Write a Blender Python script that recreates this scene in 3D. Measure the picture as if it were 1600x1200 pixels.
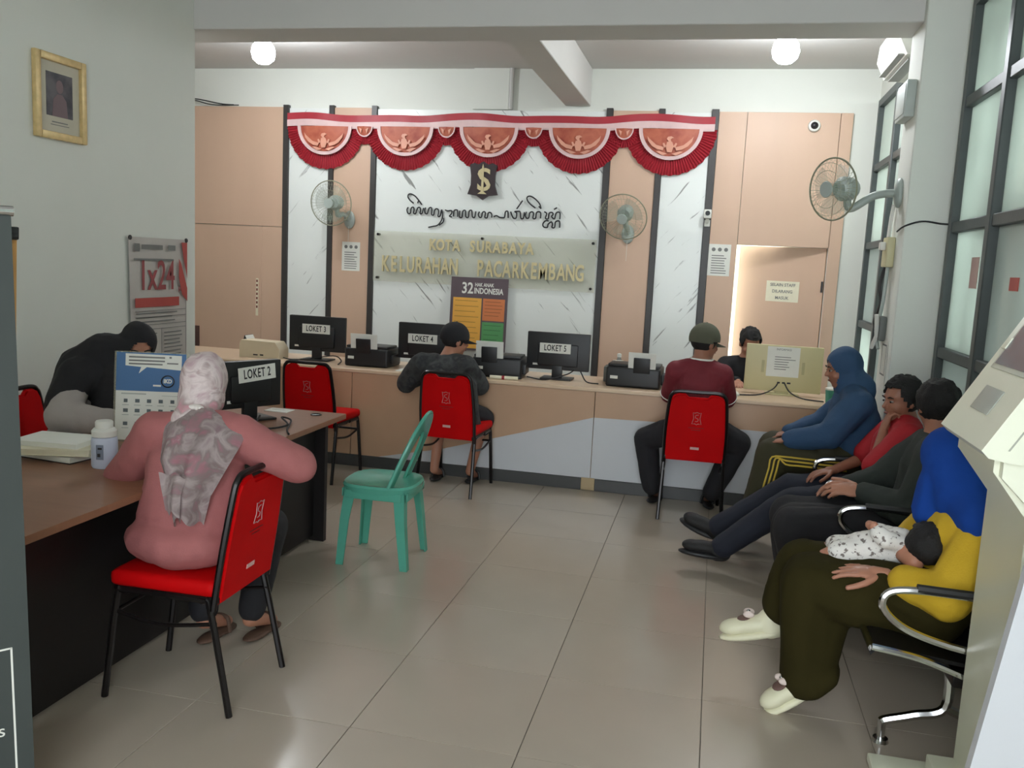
import bpy, bmesh, math, random
from mathutils import Vector, Matrix, noise
random.seed(7)
for o in list(bpy.data.objects): bpy.data.objects.remove(o, do_unlink=True)
scene = bpy.context.scene
C = scene.collection
V = Vector
# ------------------------------------------------------------------ camera
YAW, PITCH, ROLL, FPX, CAMH = math.radians(12.632), math.radians(-7.868), math.radians(2.83), 1379.4, 1.64
fw = V((-math.sin(YAW)*math.cos(PITCH), math.cos(YAW)*math.cos(PITCH), math.sin(PITCH)))
r0 = V((math.cos(YAW), math.sin(YAW), 0)); u0 = r0.cross(fw)
rt = r0*math.cos(ROLL)+u0*math.sin(ROLL); up = u0*math.cos(ROLL)-r0*math.sin(ROLL)
cam = bpy.data.objects.new('camera', bpy.data.cameras.new('camera')); C.objects.link(cam)
cam.matrix_world = Matrix(((rt.x, up.x, -fw.x, 0), (rt.y, up.y, -fw.y, 0), (rt.z, up.z, -fw.z, CAMH), (0, 0, 0, 1)))
cam.data.sensor_width = 36; cam.data.lens = FPX/1600*36; cam.data.clip_start = .05
scene.camera = cam
# ------------------------------------------------------------------ world and exposure
w = bpy.data.worlds.new('sky'); scene.world = w; w.use_nodes = True
w.node_tree.nodes['Background'].inputs[0].default_value = (0.88, 0.95, 1.0, 1)
w.node_tree.nodes['Background'].inputs[1].default_value = 2.1
BULB_STRENGTH = 50.0
FILL_TUBE_STRENGTH = 5.0
scene.view_settings.view_transform = 'Standard'; scene.view_settings.look = 'None'
scene.view_settings.gamma = 1; scene.view_settings.exposure = 1.74
scene.view_settings.use_curve_mapping = False

# ------------------------------------------------------------------ materials
def lin(c):
    return tuple(((x/255)/12.92 if x/255 <= .04045 else ((x/255+.055)/1.055)**2.4) for x in c)
MATS = {}
def mat(name, rgb, rough=.6, metal=0, var=0.08, scale=8, bump=0, bscale=60, spec=.5, alpha=None, trans=0, coat=0, stretch=None):
    if name in MATS: return MATS[name]
    m = bpy.data.materials.new(name); m.use_nodes = True; nt = m.node_tree; N = nt.nodes; L = nt.links
    b = N['Principled BSDF']; c = lin(rgb)
    b.inputs['Base Color'].default_value = (*c, 1)
    b.inputs['Roughness'].default_value = rough; b.inputs['Metallic'].default_value = metal
    b.inputs['Specular IOR Level'].default_value = spec
    if trans: b.inputs['Transmission Weight'].default_value = trans
    if coat: b.inputs['Coat Weight'].default_value = coat
    if alpha is not None: b.inputs['Alpha'].default_value = alpha
    if var or bump:
        tc = N.new('ShaderNodeTexCoord'); mp = N.new('ShaderNodeMapping')
        if stretch: mp.inputs['Scale'].default_value = stretch
        L.new(tc.outputs['Object'], mp.inputs['Vector'])
    if var:
        n = N.new('ShaderNodeTexNoise'); n.inputs['Scale'].default_value = scale; n.inputs['Detail'].default_value = 5
        L.new(mp.outputs[0], n.inputs['Vector'])
        mx = N.new('ShaderNodeMix'); mx.data_type = 'RGBA'
        mx.inputs[6].default_value = (*[x*(1-var*1.6) for x in c], 1); mx.inputs[7].default_value = (*[min(1, x*(1+var*1.6)) for x in c], 1)
        L.new(n.outputs['Fac'], mx.inputs[0]); L.new(mx.outputs[2], b.inputs['Base Color'])
    if bump:
        n2 = N.new('ShaderNodeTexNoise'); n2.inputs['Scale'].default_value = bscale; n2.inputs['Detail'].default_value = 3
        L.new(mp.outputs[0], n2.inputs['Vector'])
        bp = N.new('ShaderNodeBump'); bp.inputs['Strength'].default_value = bump; bp.inputs['Distance'].default_value = .01
        L.new(n2.outputs['Fac'], bp.inputs['Height']); L.new(bp.outputs[0], b.inputs['Normal'])
    MATS[name] = m
    return m
def ramp_mat(name, cols, scale=6, rough=.8, detail=4, bump=.1, kind='noise', dist=0):
    if name in MATS: return MATS[name]
    m = bpy.data.materials.new(name); m.use_nodes = True; nt = m.node_tree; N = nt.nodes; L = nt.links
    b = N['Principled BSDF']; b.inputs['Roughness'].default_value = rough
    tc = N.new('ShaderNodeTexCoord')
    n = N.new('ShaderNodeTexNoise'); n.inputs['Scale'].default_value = scale; n.inputs['Detail'].default_value = detail; n.inputs['Distortion'].default_value = dist
    L.new(tc.outputs['Object'], n.inputs['Vector'])
    r = N.new('ShaderNodeValToRGB'); e = r.color_ramp.elements
    while len(e) < len(cols): e.new(.5)
    for i, (p, c) in enumerate(cols): e[i].position = p; e[i].color = (*lin(c), 1)
    L.new(n.outputs['Fac'], r.inputs[0]); L.new(r.outputs[0], b.inputs['Base Color'])
    if bump:
        bp = N.new('ShaderNodeBump'); bp.inputs['Strength'].default_value = bump; bp.inputs['Distance'].default_value = .01
        L.new(n.outputs['Fac'], bp.inputs['Height']); L.new(bp.outputs[0], b.inputs['Normal'])
    MATS[name] = m; return m
def marble_mat(name='white_marble', ang=40):
    m = bpy.data.materials.new(name); m.use_nodes = True; nt = m.node_tree; N = nt.nodes; L = nt.links
    b = N['Principled BSDF']; b.inputs['Roughness'].default_value = .3
    tc = N.new('ShaderNodeTexCoord'); mp = N.new('ShaderNodeMapping')
    mp0 = N.new('ShaderNodeMapping'); mp0.inputs['Rotation'].default_value = (0, math.radians(ang), 0); mp.inputs['Scale'].default_value = (7.0, 1, .8)
    L.new(tc.outputs['Object'], mp0.inputs['Vector']); L.new(mp0.outputs[0], mp.inputs['Vector'])
    n = N.new('ShaderNodeTexNoise'); n.inputs['Scale'].default_value = 3.4; n.inputs['Detail'].default_value = 6; n.inputs['Distortion'].default_value = .5
    L.new(mp.outputs[0], n.inputs['Vector'])
    r = N.new('ShaderNodeValToRGB'); e = r.color_ramp.elements
    e[0].position = .30; e[0].color = (*lin((140, 142, 138)), 1); e[1].position = .365; e[1].color = (*lin((230, 234, 230)), 1)
    L.new(n.outputs['Fac'], r.inputs[0]); L.new(r.outputs[0], b.inputs['Base Color'])
    MATS[name] = m; return m
def emit_mat(name, rgb, s):
    m = bpy.data.materials.new(name); m.use_nodes = True; N = m.node_tree.nodes; N.clear()
    e = N.new('ShaderNodeEmission'); e.inputs[0].default_value = (*lin(rgb), 1); e.inputs[1].default_value = s
    o = N.new('ShaderNodeOutputMaterial'); m.node_tree.links.new(e.outputs[0], o.inputs[0]); MATS[name] = m; return m
def frosted_mat(name, rgb, tr):
    m = bpy.data.materials.new(name); m.use_nodes = True; nt = m.node_tree; N = nt.nodes; L = nt.links; N.clear()
    c = (*lin(rgb), 1)
    d = N.new('ShaderNodeBsdfDiffuse'); d.inputs[0].default_value = c
    t = N.new('ShaderNodeBsdfTranslucent'); t.inputs[0].default_value = c
    g = N.new('ShaderNodeBsdfGlossy'); g.inputs['Roughness'].default_value = .12; g.inputs[0].default_value = (.9, .95, .95, 1)
    tc = N.new('ShaderNodeTexCoord'); n = N.new('ShaderNodeTexNoise'); n.inputs['Scale'].default_value = 1.3; L.new(tc.outputs['Object'], n.inputs['Vector'])
    ma = N.new('ShaderNodeMath'); ma.operation = 'MULTIPLY'; ma.inputs[1].default_value = tr*2; L.new(n.outputs['Fac'], ma.inputs[0])
    m1 = N.new('ShaderNodeMixShader'); L.new(ma.outputs[0], m1.inputs[0]); L.new(d.outputs[0], m1.inputs[1]); L.new(t.outputs[0], m1.inputs[2])
    m2 = N.new('ShaderNodeMixShader'); m2.inputs[0].default_value = .07; L.new(m1.outputs[0], m2.inputs[1]); L.new(g.outputs[0], m2.inputs[2])
    o = N.new('ShaderNodeOutputMaterial'); L.new(m2.outputs[0], o.inputs[0]); MATS[name] = m; return m
def clear_mat(name, rgb, fac, rough=.08):
    m = bpy.data.materials.new(name); m.use_nodes = True; nt = m.node_tree; N = nt.nodes; L = nt.links
    b = N['Principled BSDF']; b.inputs['Base Color'].default_value = (*lin(rgb), 1); b.inputs['Roughness'].default_value = rough
    t = N.new('ShaderNodeBsdfTransparent'); t.inputs[0].default_value = (*lin(rgb), 1) if fac > .3 else (1, 1, 1, 1)
    mx = N.new('ShaderNodeMixShader'); mx.inputs[0].default_value = fac
    tc = N.new('ShaderNodeTexCoord'); n = N.new('ShaderNodeTexNoise'); n.inputs['Scale'].default_value = 14; L.new(tc.outputs['Object'], n.inputs['Vector'])
    L.new(n.outputs['Fac'], b.inputs['Specular IOR Level'])
    L.new(t.outputs[0], mx.inputs[1]); L.new(b.outputs[0], mx.inputs[2]); L.new(mx.outputs[0], N['Material Output'].inputs[0]); MATS[name] = m; return m

M_wall = mat('white_wall_paint', (221, 223, 215), .75, var=.03, scale=2, bump=.05)
M_ceil = mat('ceiling_paint', (204, 202, 198), .8, var=.03, scale=2)
M_tan = mat('tan_laminate', (206, 174, 150), .45, var=.05, scale=3, stretch=(1, 1, .2))
M_tan2 = mat('tan_counter_laminate', (196, 160, 130), .4, var=.07, scale=3)
M_marble = marble_mat(); M_marble2 = marble_mat('white_marble_mirrored', -40)
M_strip = mat('black_trim_paint', (58, 55, 54), .4, var=.1)
M_tile = mat('beige_porcelain_tile', (178, 166, 152), .2, var=.045, scale=2.5, bump=.015, bscale=3)
M_grout = mat('grout', (132, 124, 114), .9)
M_red = mat('red_vinyl', (190, 5, 9), .6, var=.12, scale=5, bump=.05, bscale=90, spec=.1)
M_black = mat('black_steel', (28, 24, 24), .3, metal=.4, var=.1)
M_chrome = mat('chrome_steel', (205, 205, 205), .14, metal=1, var=.04)
M_bplastic = mat('black_plastic', (27, 27, 29), .45, var=.12)
M_wplastic = mat('white_plastic', (222, 222, 214), .4, var=.03)
M_cream = mat('cream_enamel', (236, 237, 216), .35, var=.03, scale=3)
M_creamp = mat('cream_plastic', (200, 190, 145), .45, var=.04)
M_white = mat('white_laminate', (206, 208, 212), .35, var=.03, scale=3)
M_paper = mat('white_paper', (228, 228, 220), .8, var=.03, scale=20)
M_paperd = mat('cream_paper', (226, 220, 195), .8, var=.04, scale=20)
M_ink = mat('black_ink', (38, 38, 40), .7, var=.1)
M_grey_ink = mat('grey_ink', (120, 120, 118), .7, var=.1)
M_base = mat('dark_grey_baseboard', (72, 72, 72), .4, var=.1)
M_frame = mat('dark_window_frame', (72, 78, 78), .45, var=.12, bump=.05)
M_gold = mat('gold_frame', (212, 186, 132), .4, metal=.25, var=.15, scale=30)
M_palegold = mat('pale_gold_letter', (205, 192, 150), .4, metal=.2, var=.05)
M_wood = mat('brown_desk_laminate', (140, 98, 74), .4, var=.1, scale=4, stretch=(1, 6, 1))
M_dkdesk = mat('black_desk_panel', (22, 17, 17), .5, var=.1)
M_green = clear_mat('green_clear_plastic', (104, 190, 168), .66, .15)
M_acryl = clear_mat('clear_acrylic', (205, 205, 180), .22, .05)
M_clear = clear_mat('clear_plastic', (210, 215, 215), .35, .1)
M_fang = clear_mat('fan_blade_green', (160, 182, 168), .3, .2)
M_fanw = mat('fan_grey_plastic', (168, 178, 172), .4, var=.05)
M_fanwire = mat('fan_wire', (150, 152, 130), .35, metal=.3, var=.05)
M_skin = mat('skin_tan', (176, 122, 98), .5, var=.06, scale=14, bump=.04)
M_skin2 = mat('skin_brown', (150, 100, 78), .5, var=.07, scale=14, bump=.04)
M_hair = mat('black_hair', (17, 15, 15), .75, var=.2, scale=60, bump=.4, bscale=120)
M_eyew = mat('eye_white', (158, 146, 138), .3, var=.02)
M_lip = mat('lip_brown', (140, 82, 74), .5, var=.05)
M_fr = frosted_mat('frosted_glass', (196, 204, 196), .36)
M_fr2 = frosted_mat('frosted_glass_grey', (176, 184, 178), .3)
M_bulb = emit_mat('lamp_glow', (245, 250, 255), BULB_STRENGTH)
M_fill_tube = emit_mat('fill_tube_glow', (245, 250, 255), FILL_TUBE_STRENGTH)
M_redcloth = mat('red_satin', (166, 42, 54), .5, var=.1, scale=10)
M_wcloth = mat('white_satin', (216, 186, 184), .5, var=.06, scale=16)
M_orangecloth = ramp_mat('orange_print_satin', [(.3, (150, 58, 44)), (.55, (182, 98, 72)), (.8, (166, 78, 58))], 7, .5, bump=0)
M_goldprint = mat('pale_print', (214, 152, 128), .5, var=.08)

# ------------------------------------------------------------------ mesh helpers
class MB:
    def __init__(s): s.bm = bmesh.new()
    def box(s, lo, hi, bev=0, mtx=None, seg=2):
        lo, hi = V(lo), V(hi); t = bmesh.new()
        bmesh.ops.create_cube(t, size=1, matrix=Matrix.Translation((lo+hi)/2) @ Matrix.Diagonal((*(hi-lo), 1)))
        if bev: bmesh.ops.bevel(t, geom=t.edges[:], offset=bev, segments=seg, affect='EDGES', profile=.6)
        s._add(t, mtx); return s
    def _add(s, t, mtx=None):
        if mtx is not None: t.transform(mtx)
        me = bpy.data.meshes.new('t'); t.to_mesh(me); t.free(); s.bm.from_mesh(me); bpy.data.meshes.remove(me)
    def cyl(s, p0, p1, r0, r1=None, seg=16, caps=True):
        p0, p1 = V(p0), V(p1); d = p1-p0
        if r1 is None: r1 = r0
        q = V((0, 0, 1)).rotation_difference(d.normalized()).to_matrix().to_4x4()
        bmesh.ops.create_cone(s.bm, cap_ends=caps, segments=seg, radius1=r0, radius2=r1, depth=d.length, matrix=Matrix.Translation((p0+p1)/2) @ q)
        return s
    def ell(s, c, r, rot=None, seg=16, rings=10):
        if not hasattr(r, '__len__'): r = (r, r, r)
        m = Matrix.Translation(V(c)) @ (rot.to_4x4() if rot is not None else Matrix()) @ Matrix.Diagonal((*r, 1))
        nv = s.bm.verts.new; nf = s.bm.faces.new
        top, bot = nv(m @ V((0, 0, 1))), nv(m @ V((0, 0, -1)))
        R = [[nv(m @ V((math.sin(math.pi*i/rings)*math.cos(2*math.pi*k/seg), math.sin(math.pi*i/rings)*math.sin(2*math.pi*k/seg), math.cos(math.pi*i/rings)))) for k in range(seg)] for i in range(1, rings)]
        for k in range(seg):
            q = (k+1) % seg
            nf((top, R[0][k], R[0][q])); nf((bot, R[-1][q], R[-1][k]))
            for i in range(rings-2): nf((R[i][k], R[i+1][k], R[i+1][q], R[i][q]))
        return s
    def cap(s, p0, r0, p1, r1, seg=12):
        p0, p1 = V(p0), V(p1)
        s.ell(p0, r0, seg=seg, rings=8); s.ell(p1, r1, seg=seg, rings=8)
        if (p1-p0).length > 1e-4: s.cyl(p0, p1, r0, r1, seg)
        return s
    def limb(s, pts, rads, seg=12):
        for i in range(len(pts)-1): s.cap(pts[i], rads[i], pts[i+1], rads[i+1], seg)
        return s
    def prism(s, pts, nrm, th, mtx=None):
        t = bmesh.new(); nrm = V(nrm)
        a = [t.verts.new(V(p)) for p in pts]; b = [t.verts.new(V(p)+nrm*th) for p in pts]
        t.faces.new(a[::-1]); t.faces.new(b); n = len(a)
        for i in range(n): t.faces.new((a[i], a[(i+1) % n], b[(i+1) % n], b[i]))
        bmesh.ops.recalc_face_normals(t, faces=t.faces[:]); s._add(t, mtx); return s
    def tube(s, pts, r, seg=8, closed=False, caps=True):
        pts = [V(p) for p in pts]; n = len(pts); rings = []
        prev = None
        for i, p in enumerate(pts):
            if closed: d = pts[(i+1) % n]-pts[i-1]
            else: d = pts[min(i+1, n-1)]-pts[max(i-1, 0)]
            d.normalize()
            if prev is None: a = d.orthogonal().normalized()
            else: a = (prev-d*prev.dot(d)).normalized()
            prev = a; b = d.cross(a); rr = r[i] if hasattr(r, '__len__') else r
            rings.append([s.bm.verts.new(p+(a*math.cos(2*math.pi*k/seg)+b*math.sin(2*math.pi*k/seg))*rr) for k in range(seg)])
        for i in range(n if closed else n-1):
            A, B = rings[i], rings[(i+1) % n]
            for k in range(seg): s.bm.faces.new((A[k], A[(k+1) % seg], B[(k+1) % seg], B[k]))
        if caps and not closed: s.bm.faces.new(rings[0][::-1]); s.bm.faces.new(rings[-1])
        return s
    def grid(s, f, nu, nv):
        g = [[s.bm.verts.new(V(f(i/nu, j/nv))) for j in range(nv+1)] for i in range(nu+1)]
        for i in range(nu):
            for j in range(nv): s.bm.faces.new((g[i][j], g[i+1][j], g[i+1][j+1], g[i][j+1]))
        return s
    def lathe(s, prof, c=(0, 0, 0), seg=20):
        c = V(c); R = []
        for r, z in prof: R.append([s.bm.verts.new(c+V((r*math.cos(2*math.pi*k/seg), r*math.sin(2*math.pi*k/seg), z))) for k in range(seg)])
        for i in range(len(R)-1):
            for k in range(seg): s.bm.faces.new((R[i][k], R[i][(k+1) % seg], R[i+1][(k+1) % seg], R[i+1][k]))
        s.bm.faces.new(R[0][::-1]); s.bm.faces.new(R[-1]); return s
    def mesh(s, name='m', smooth=True, ang=.7):
        bmesh.ops.recalc_face_normals(s.bm, faces=s.bm.faces[:])
        for f in s.bm.faces: f.smooth = smooth
        if smooth:
            for e in s.bm.edges:
                if len(e.link_faces) == 2 and e.calc_face_angle(0) > ang: e.smooth = False
        me = bpy.data.meshes.new(name); s.bm.to_mesh(me); s.bm.free(); return me
def smoothpath(pts, n=6, closed=False):
    pts = [V(p) for p in pts]; out = []; m = len(pts)
    for i in range(m if closed else m-1):
        g = (lambda k: pts[k % m]) if closed else (lambda k: pts[max(0, min(m-1, k))])
        a, b, c, d = g(i-1), g(i), g(i+1), g(i+2)
        for k in range(n):
            t = k/n
            out.append(.5*((2*b)+(c-a)*t+(2*a-5*b+4*c-d)*t*t+(3*b-a-3*c+d)*t**3))
    if not closed: out.append(pts[-1])
    return out
def obj(name, me, m, parent=None, world=False, label=None, kind=None):
    if isinstance(me, MB): me = me.mesh(name)
    o = bpy.data.objects.new(name, me); C.objects.link(o)
    if m is not None and not me.materials: me.materials.append(m)
    if parent is not None:
        o.parent = parent
        if world: o.matrix_parent_inverse = parent.matrix_basis.inverted()
    if label: o['label'] = label
    if kind: o['kind'] = kind
    return o
def tag(o, label, cat, group=None):
    o['label'] = label; o['category'] = cat
    if group: o['group'] = group
    return o
def thing(name, label, cat, loc=(0, 0, 0), rz=0, group=None):
    o = bpy.data.objects.new(name, None); C.objects.link(o); o.location = loc; o.rotation_euler = (0, 0, rz); o.empty_display_size = .1
    o.matrix_basis = Matrix.Translation(V(loc)) @ Matrix.Rotation(rz, 4, 'Z')
    return tag(o, label, cat, group)
def struct(name, mb, m, parent=None):
    o = obj(name, mb, m, parent)
    if parent is None: o['kind'] = 'structure'
    return o
def copytree(o, parent=None):
    c = o.copy(); C.objects.link(c); c.parent = parent
    if parent is not None: c.matrix_parent_inverse = o.matrix_parent_inverse.copy()
    for ch in o.children: copytree(ch, c)
    return c
TMP = bpy.data.scenes.new('workbench_temp')
def bake(ob):          # evaluate one object alone in a scratch scene
    TMP.collection.objects.link(ob); vl = TMP.view_layers[0]; vl.update()
    me = bpy.data.meshes.new_from_object(ob.evaluated_get(vl.depsgraph))
    bpy.data.objects.remove(ob, do_unlink=True); return me
def text(s, size, ext=.001, mtx=None, sx=1.0, align='CENTER', bold=0.0, shear=0, space=1.0):
    cu = bpy.data.curves.new('t', 'FONT'); cu.body = s; cu.size = size; cu.extrude = ext; cu.align_x = align; cu.align_y = 'CENTER'; cu.resolution_u = 3
    cu.offset = bold; cu.shear = shear; cu.space_character = space
    o = bpy.data.objects.new('t', cu)
    me = bake(o); me.materials.clear()
    if sx != 1: me.transform(Matrix.Diagonal((sx, 1, 1, 1)))
    if mtx is not None: me.transform(mtx)
    return me
# frame for flat things: x right, y up, normal n pointing to the viewer
def frame(o, right, upv):
    right, upv = V(right).normalized(), V(upv).normalized(); n = right.cross(upv)
    return Matrix(((right.x, upv.x, n.x, o[0]), (right.y, upv.y, n.y, o[1]), (right.z, upv.z, n.z, o[2]), (0, 0, 0, 1)))
def remesh(mb, vox, smooth=3, amp=0, freq=(8, 8, 8), name='body'):
    me = mb.mesh(name, smooth=False); o = bpy.data.objects.new('t', me)
    r = o.modifiers.new('r', 'REMESH'); r.mode = 'VOXEL'; r.voxel_size = vox
    if smooth:
        k = o.modifiers.new('s', 'SMOOTH'); k.factor = .5; k.iterations = smooth
    out = bake(o); bpy.data.meshes.remove(me)
    if amp:
        nn = [(v.co.copy(), v.normal.copy()) for v in out.vertices]
        for v, (co, no) in zip(out.vertices, nn):
            q = V((co.x*freq[0], co.y*freq[1], co.z*freq[2]))
            a = noise.noise(q)+.5*noise.noise(q*2.3+V((5, 3, 1)))
            v.co = co+no*(a*amp)
    for p in out.polygons: p.use_smooth = True
    out.name = name; return out
def join(a, b):
    bm = bmesh.new(); bm.from_mesh(a); bm.from_mesh(b); me = bpy.data.meshes.new(a.name); bm.to_mesh(me); bm.free()
    for p in me.polygons: p.use_smooth = True
    return me
# ------------------------------------------------------------------ the room
XL, XR, YB, ZC = -3.6, 1.27, 8.5, 3.46
floor = struct('floor', MB().box((-6.7, -2, -.12), (1.45, 8.7, -.006)), M_grout)
TC = {}
for i in range(-12, 3):
    for j in range(-8, 10):
        x0, x1, y0, y1 = .07+.6*i, .67+.6*i, 2.715+.6*j, 3.315+.6*j
        lim = XL if y0 < 5.5 else -6.5
        x0, x1, y0, y1 = max(x0, lim), min(x1, XR), max(y0, -2), min(y1, 6.36)
        if x1-x0 < .03 or y1-y0 < .03: continue
        if y1 < 1.0: continue
        k = (round(x1-x0, 3), round(y1-y0, 3))
        if k not in TC:
            me = MB().box((.0015, .0015, -.008), (k[0]-.0015, k[1]-.0015, 0), .001, seg=1).mesh('tile', False); me.materials.append(M_tile); TC[k] = me
        t = obj('tile', TC[k], None, floor); t.location = (x0, y0, 0)
obj('screed', MB().box((-6.5, 6.36, -.006), (XR, YB, 0)), M_tile, floor)
obj('screed', MB().box((XL, -2, -.006), (XR, 1.5, -.004)), M_tile, floor)
struct('ceiling', MB().box((-6.7, -1.6, ZC), (1.45, 8.7, ZC+.14)), M_ceil)
struct('wall_left', MB().box((-3.78, -2, 0), (XL, 5.637, ZC), .004, seg=1), M_wall)
struct('wall_far_left', MB().box((-6.7, 5.45, 0), (-6.5, YB, ZC)), M_wall)
struct('wall_sky_blocker', MB().box((-6.7, 5.3, 0), (-3.78, 5.45, ZC)), M_wall)  # unseen wall added to block sky light behind the left wall
struct('wall_front_blocker', MB().box((-3.78, -1.75, 0), (-1.1, -1.6, ZC)), M_wall)  # unseen wall added to narrow the opening and darken the left foreground
wb = struct('wall_back', MB().box((-6.7, YB, 0), (.155, 8.62, ZC)).box((.955, YB, 0), (1.45, 8.62, ZC)).box((.155, YB, 1.9), (.955, 8.62, ZC)), M_wall)
struct('wall_corridor', MB().box((-.8, 9.9, 0), (1.8, 10, 2.6)), mat('warm_corridor_paint', (235, 222, 190), .8))
# cladding on the back wall
PY = 8.468
def board(x0, x1, z0, z1, m=M_tan, name='wood_panel', y0=PY): return obj(name, MB().box((x0, y0, z0), (x1, YB, z1), .002, seg=1), m, wb)
board(-6.5, -4.405, 1.882, 3.08); board(-4.633, -4.405, 0, 1.878); board(-3.848, -3.452, 0, 3.08); board(-1.058, -.637, 0, 3.08)
board(-.094, .153, 0, 3.08); board(.157, .953, 1.9, 3.08); board(.957, 1.06, 0, 3.08)
for a, b in ((-4.343, -3.905), (-3.393, -1.123), (-.578, -.162)): board(a, b, 0, 3.07, M_marble if a == -3.393 else M_marble2, 'marble_panel', 8.474)
for a, b in ((-4.403, -4.345), (-3.903, -3.85), (-3.45, -3.395), (-1.121, -1.06), (-.635, -.58), (-.16, -.096)): board(a, b, 0, 3.1, M_strip, 'trim_strip', 8.452)
obj('pilaster', MB().box((-2.42, 8.47, 3.08), (-2.07, YB, ZC)), M_wall, wb)
obj('conduit', MB().cyl((-2.045, 8.47, 3.08), (-2.045, 8.47, ZC), .022), M_ceil, wb)
# flush door on the left, door ajar on the right
d1 = struct('door_1', MB().box((-5.5, 8.474, 0), (-4.637, YB, 1.876), .003, seg=1), M_tan)
obj('lock_plate', MB().box((-5.42, 8.462, .5), (-5.36, 8.474, .80), .004), mat('brown_lock', (78, 50, 44), .5), d1)
obj('sticker_strip', MB().box((-4.70, 8.471, .95), (-4.672, 8.474, 1.34)), M_paperd, d1)
sb = MB()
for k in range(7): sb.box((-4.695, 8.469, 1.30-k*.045), (-4.678, 8.4712, 1.325-k*.045))
obj('sticker_print', sb, mat('dull_red_ink', (120, 60, 50), .7), d1)
ang = math.radians(17); ld = V((-math.cos(ang), math.sin(ang), 0)); hn = V((.945, 8.51, 0))
dm = frame(hn+V((0, 0, 0)), ld, (0, 0, 1))   # local x along leaf from hinge, y up, z towards corridor
d2 = struct('door_2', MB().box((0, .005, 0), (.785, 1.899, .04), .002, mtx=dm, seg=1), M_tan)
obj('lock_plate', MB().box((.68, 1.03, -.006), (.705, 1.12, .0), .002, mtx=dm).cyl(dm @ V((.692, .97, 0)), dm @ V((.692, .97, -.04)), .012), mat('brown_lock', (78, 50, 44), .5), d2)
obj('hinge', MB().box((.0, 1.5, -.01), (.02, 1.6, 0), .002, mtx=dm), M_strip, d2)
obj('hinge', MB().box((.0, .5, -.01), (.02, .6, 0), .002, mtx=dm), M_strip, d2)
obj('door_edge_trim', MB().box((.785, .005, 0), (.788, 1.899, .042), mtx=dm), M_paperd, d2)
# beams and column
struct('beam', MB().box((-6.5, 5.62, 3.1), (XR, 5.98, ZC), .006, seg=1), M_ceil)
struct('beam', MB().box((-1.52, 5.98, 3.12), (-1.28, YB, ZC), .006, seg=1), M_ceil)
col = struct('column', MB().box((1.03, 5.55, 0), (XR+.05, 5.93, ZC), .006, seg=1), M_wall)
# right wall: sill wall + windows
struct('wall_right', MB().box((XR, -2, 0), (1.42, YB, .75)).box((XR, -2, 3.2), (1.42, YB, ZC)).box((XR, 5.5, .75), (1.42, 5.98, 3.2)).box((XR, 8.44, .75), (1.42, YB, 3.2)), M_wall)
def window(name, ys, zs, mats):
    y0, y1 = ys[0], ys[-1]; z0, z1 = zs[0], zs[-1]
    f = MB()
    f.box((XR-.02, y0-.03, z0), (XR+.06, y1+.03, z0+.06)).box((XR-.02, y0-.03, z1-.06), (XR+.06, y1+.03, z1))
    f.box((XR-.02, y0-.03, z0+.06), (XR+.06, y0+.035, z1-.06)).box((XR-.02, y1-.035, z0+.06), (XR+.06, y1+.03, z1-.06))
    w_ = struct(name, f, M_frame)
    for y in ys[1:-1]: obj('mullion', MB().box((XR-.025, y-.035, z0+.06), (XR+.055, y+.035, z1-.06), .006, seg=1), M_frame, w_)
    for zz in zs[1:-1]:
        for i in range(len(ys)-1): obj('rail', MB().box((XR-.015, ys[i]+.035, zz-.03), (XR+.05, ys[i+1]-.035, zz+.03), .005, seg=1), M_frame, w_)
    for i in range(len(ys)-1):
        for j in range(len(zs)-1):
            obj('pane', MB().box((XR+.022, ys[i]+.034, zs[j]+.028), (XR+.03, ys[i+1]-.034, zs[j+1]-.028)), mats[(i+j) % 2] if j < 2 else mats[0], w_)
    return w_
window('window_1', [5.99, 6.75, 7.57, 8.41], [.75, 1.25, 1.93, 2.6, 3.18], (M_fr, M_fr2))
w2 = window('window_2', [-.74, .04, .82, 1.6, 2.38, 3.16, 3.94, 4.72, 5.47], [.75, 1.25, 1.95, 2.63, 3.2], (M_fr, M_fr2))  # unseen bays towards the front extended to let in more light on the right
struct('wall_right_front', MB().box((XR, -2, .75), (1.42, -.77, 3.2)), M_wall)
obj('sticker', MB().box((XR+.018, 4.95, 1.62), (XR+.022, 5.08, 1.78)), mat('pink_sticker', (190, 160, 150), .7), w2)
obj('sticker', MB().box((XR+.018, 4.3, 1.62), (XR+.022, 4.42, 1.68)), mat('red_sticker', (190, 90, 80), .7), w2)
# ------------------------------------------------------------------ ceiling lamps in the rear bay
for i, (x, lab) in enumerate(((-3.78, 'glowing white bulb lamp under the ceiling over the left end of the counter'), (.355, 'glowing white bulb lamp under the ceiling over the right end of the counter'))):
    t = thing('ceiling_lamp', lab, 'lamp', (x, 6.9, ZC), 0, 'bulb lamps over the counter')
    obj('socket', MB().lathe([(.05, -.0), (.05, -.02), (.03, -.03), (.025, -.09), (.02, -.09)][::-1]), M_wplastic, t)
    obj('bulb', MB().lathe([(.01, -.31), (.05, -.30), (.085, -.268), (.098, -.22), (.088, -.17), (.055, -.125), (.024, -.085)]), M_bulb, t)
# unseen tube lamp added as fill for the front bay, behind the camera
t = thing('fill_tube_lamp', 'added unseen fill tube lamp on the ceiling of the front bay', 'lamp', (-.6, -1.0, ZC))
obj('fill_lamp_body', MB().box((-.62, -.05, -.05), (.62, .05, 0), .01), M_wplastic, t)
obj('fill_lamp_tube', MB().cyl((-.6, 0, -.07), (.6, 0, -.07), .02), M_fill_tube, t)
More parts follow.
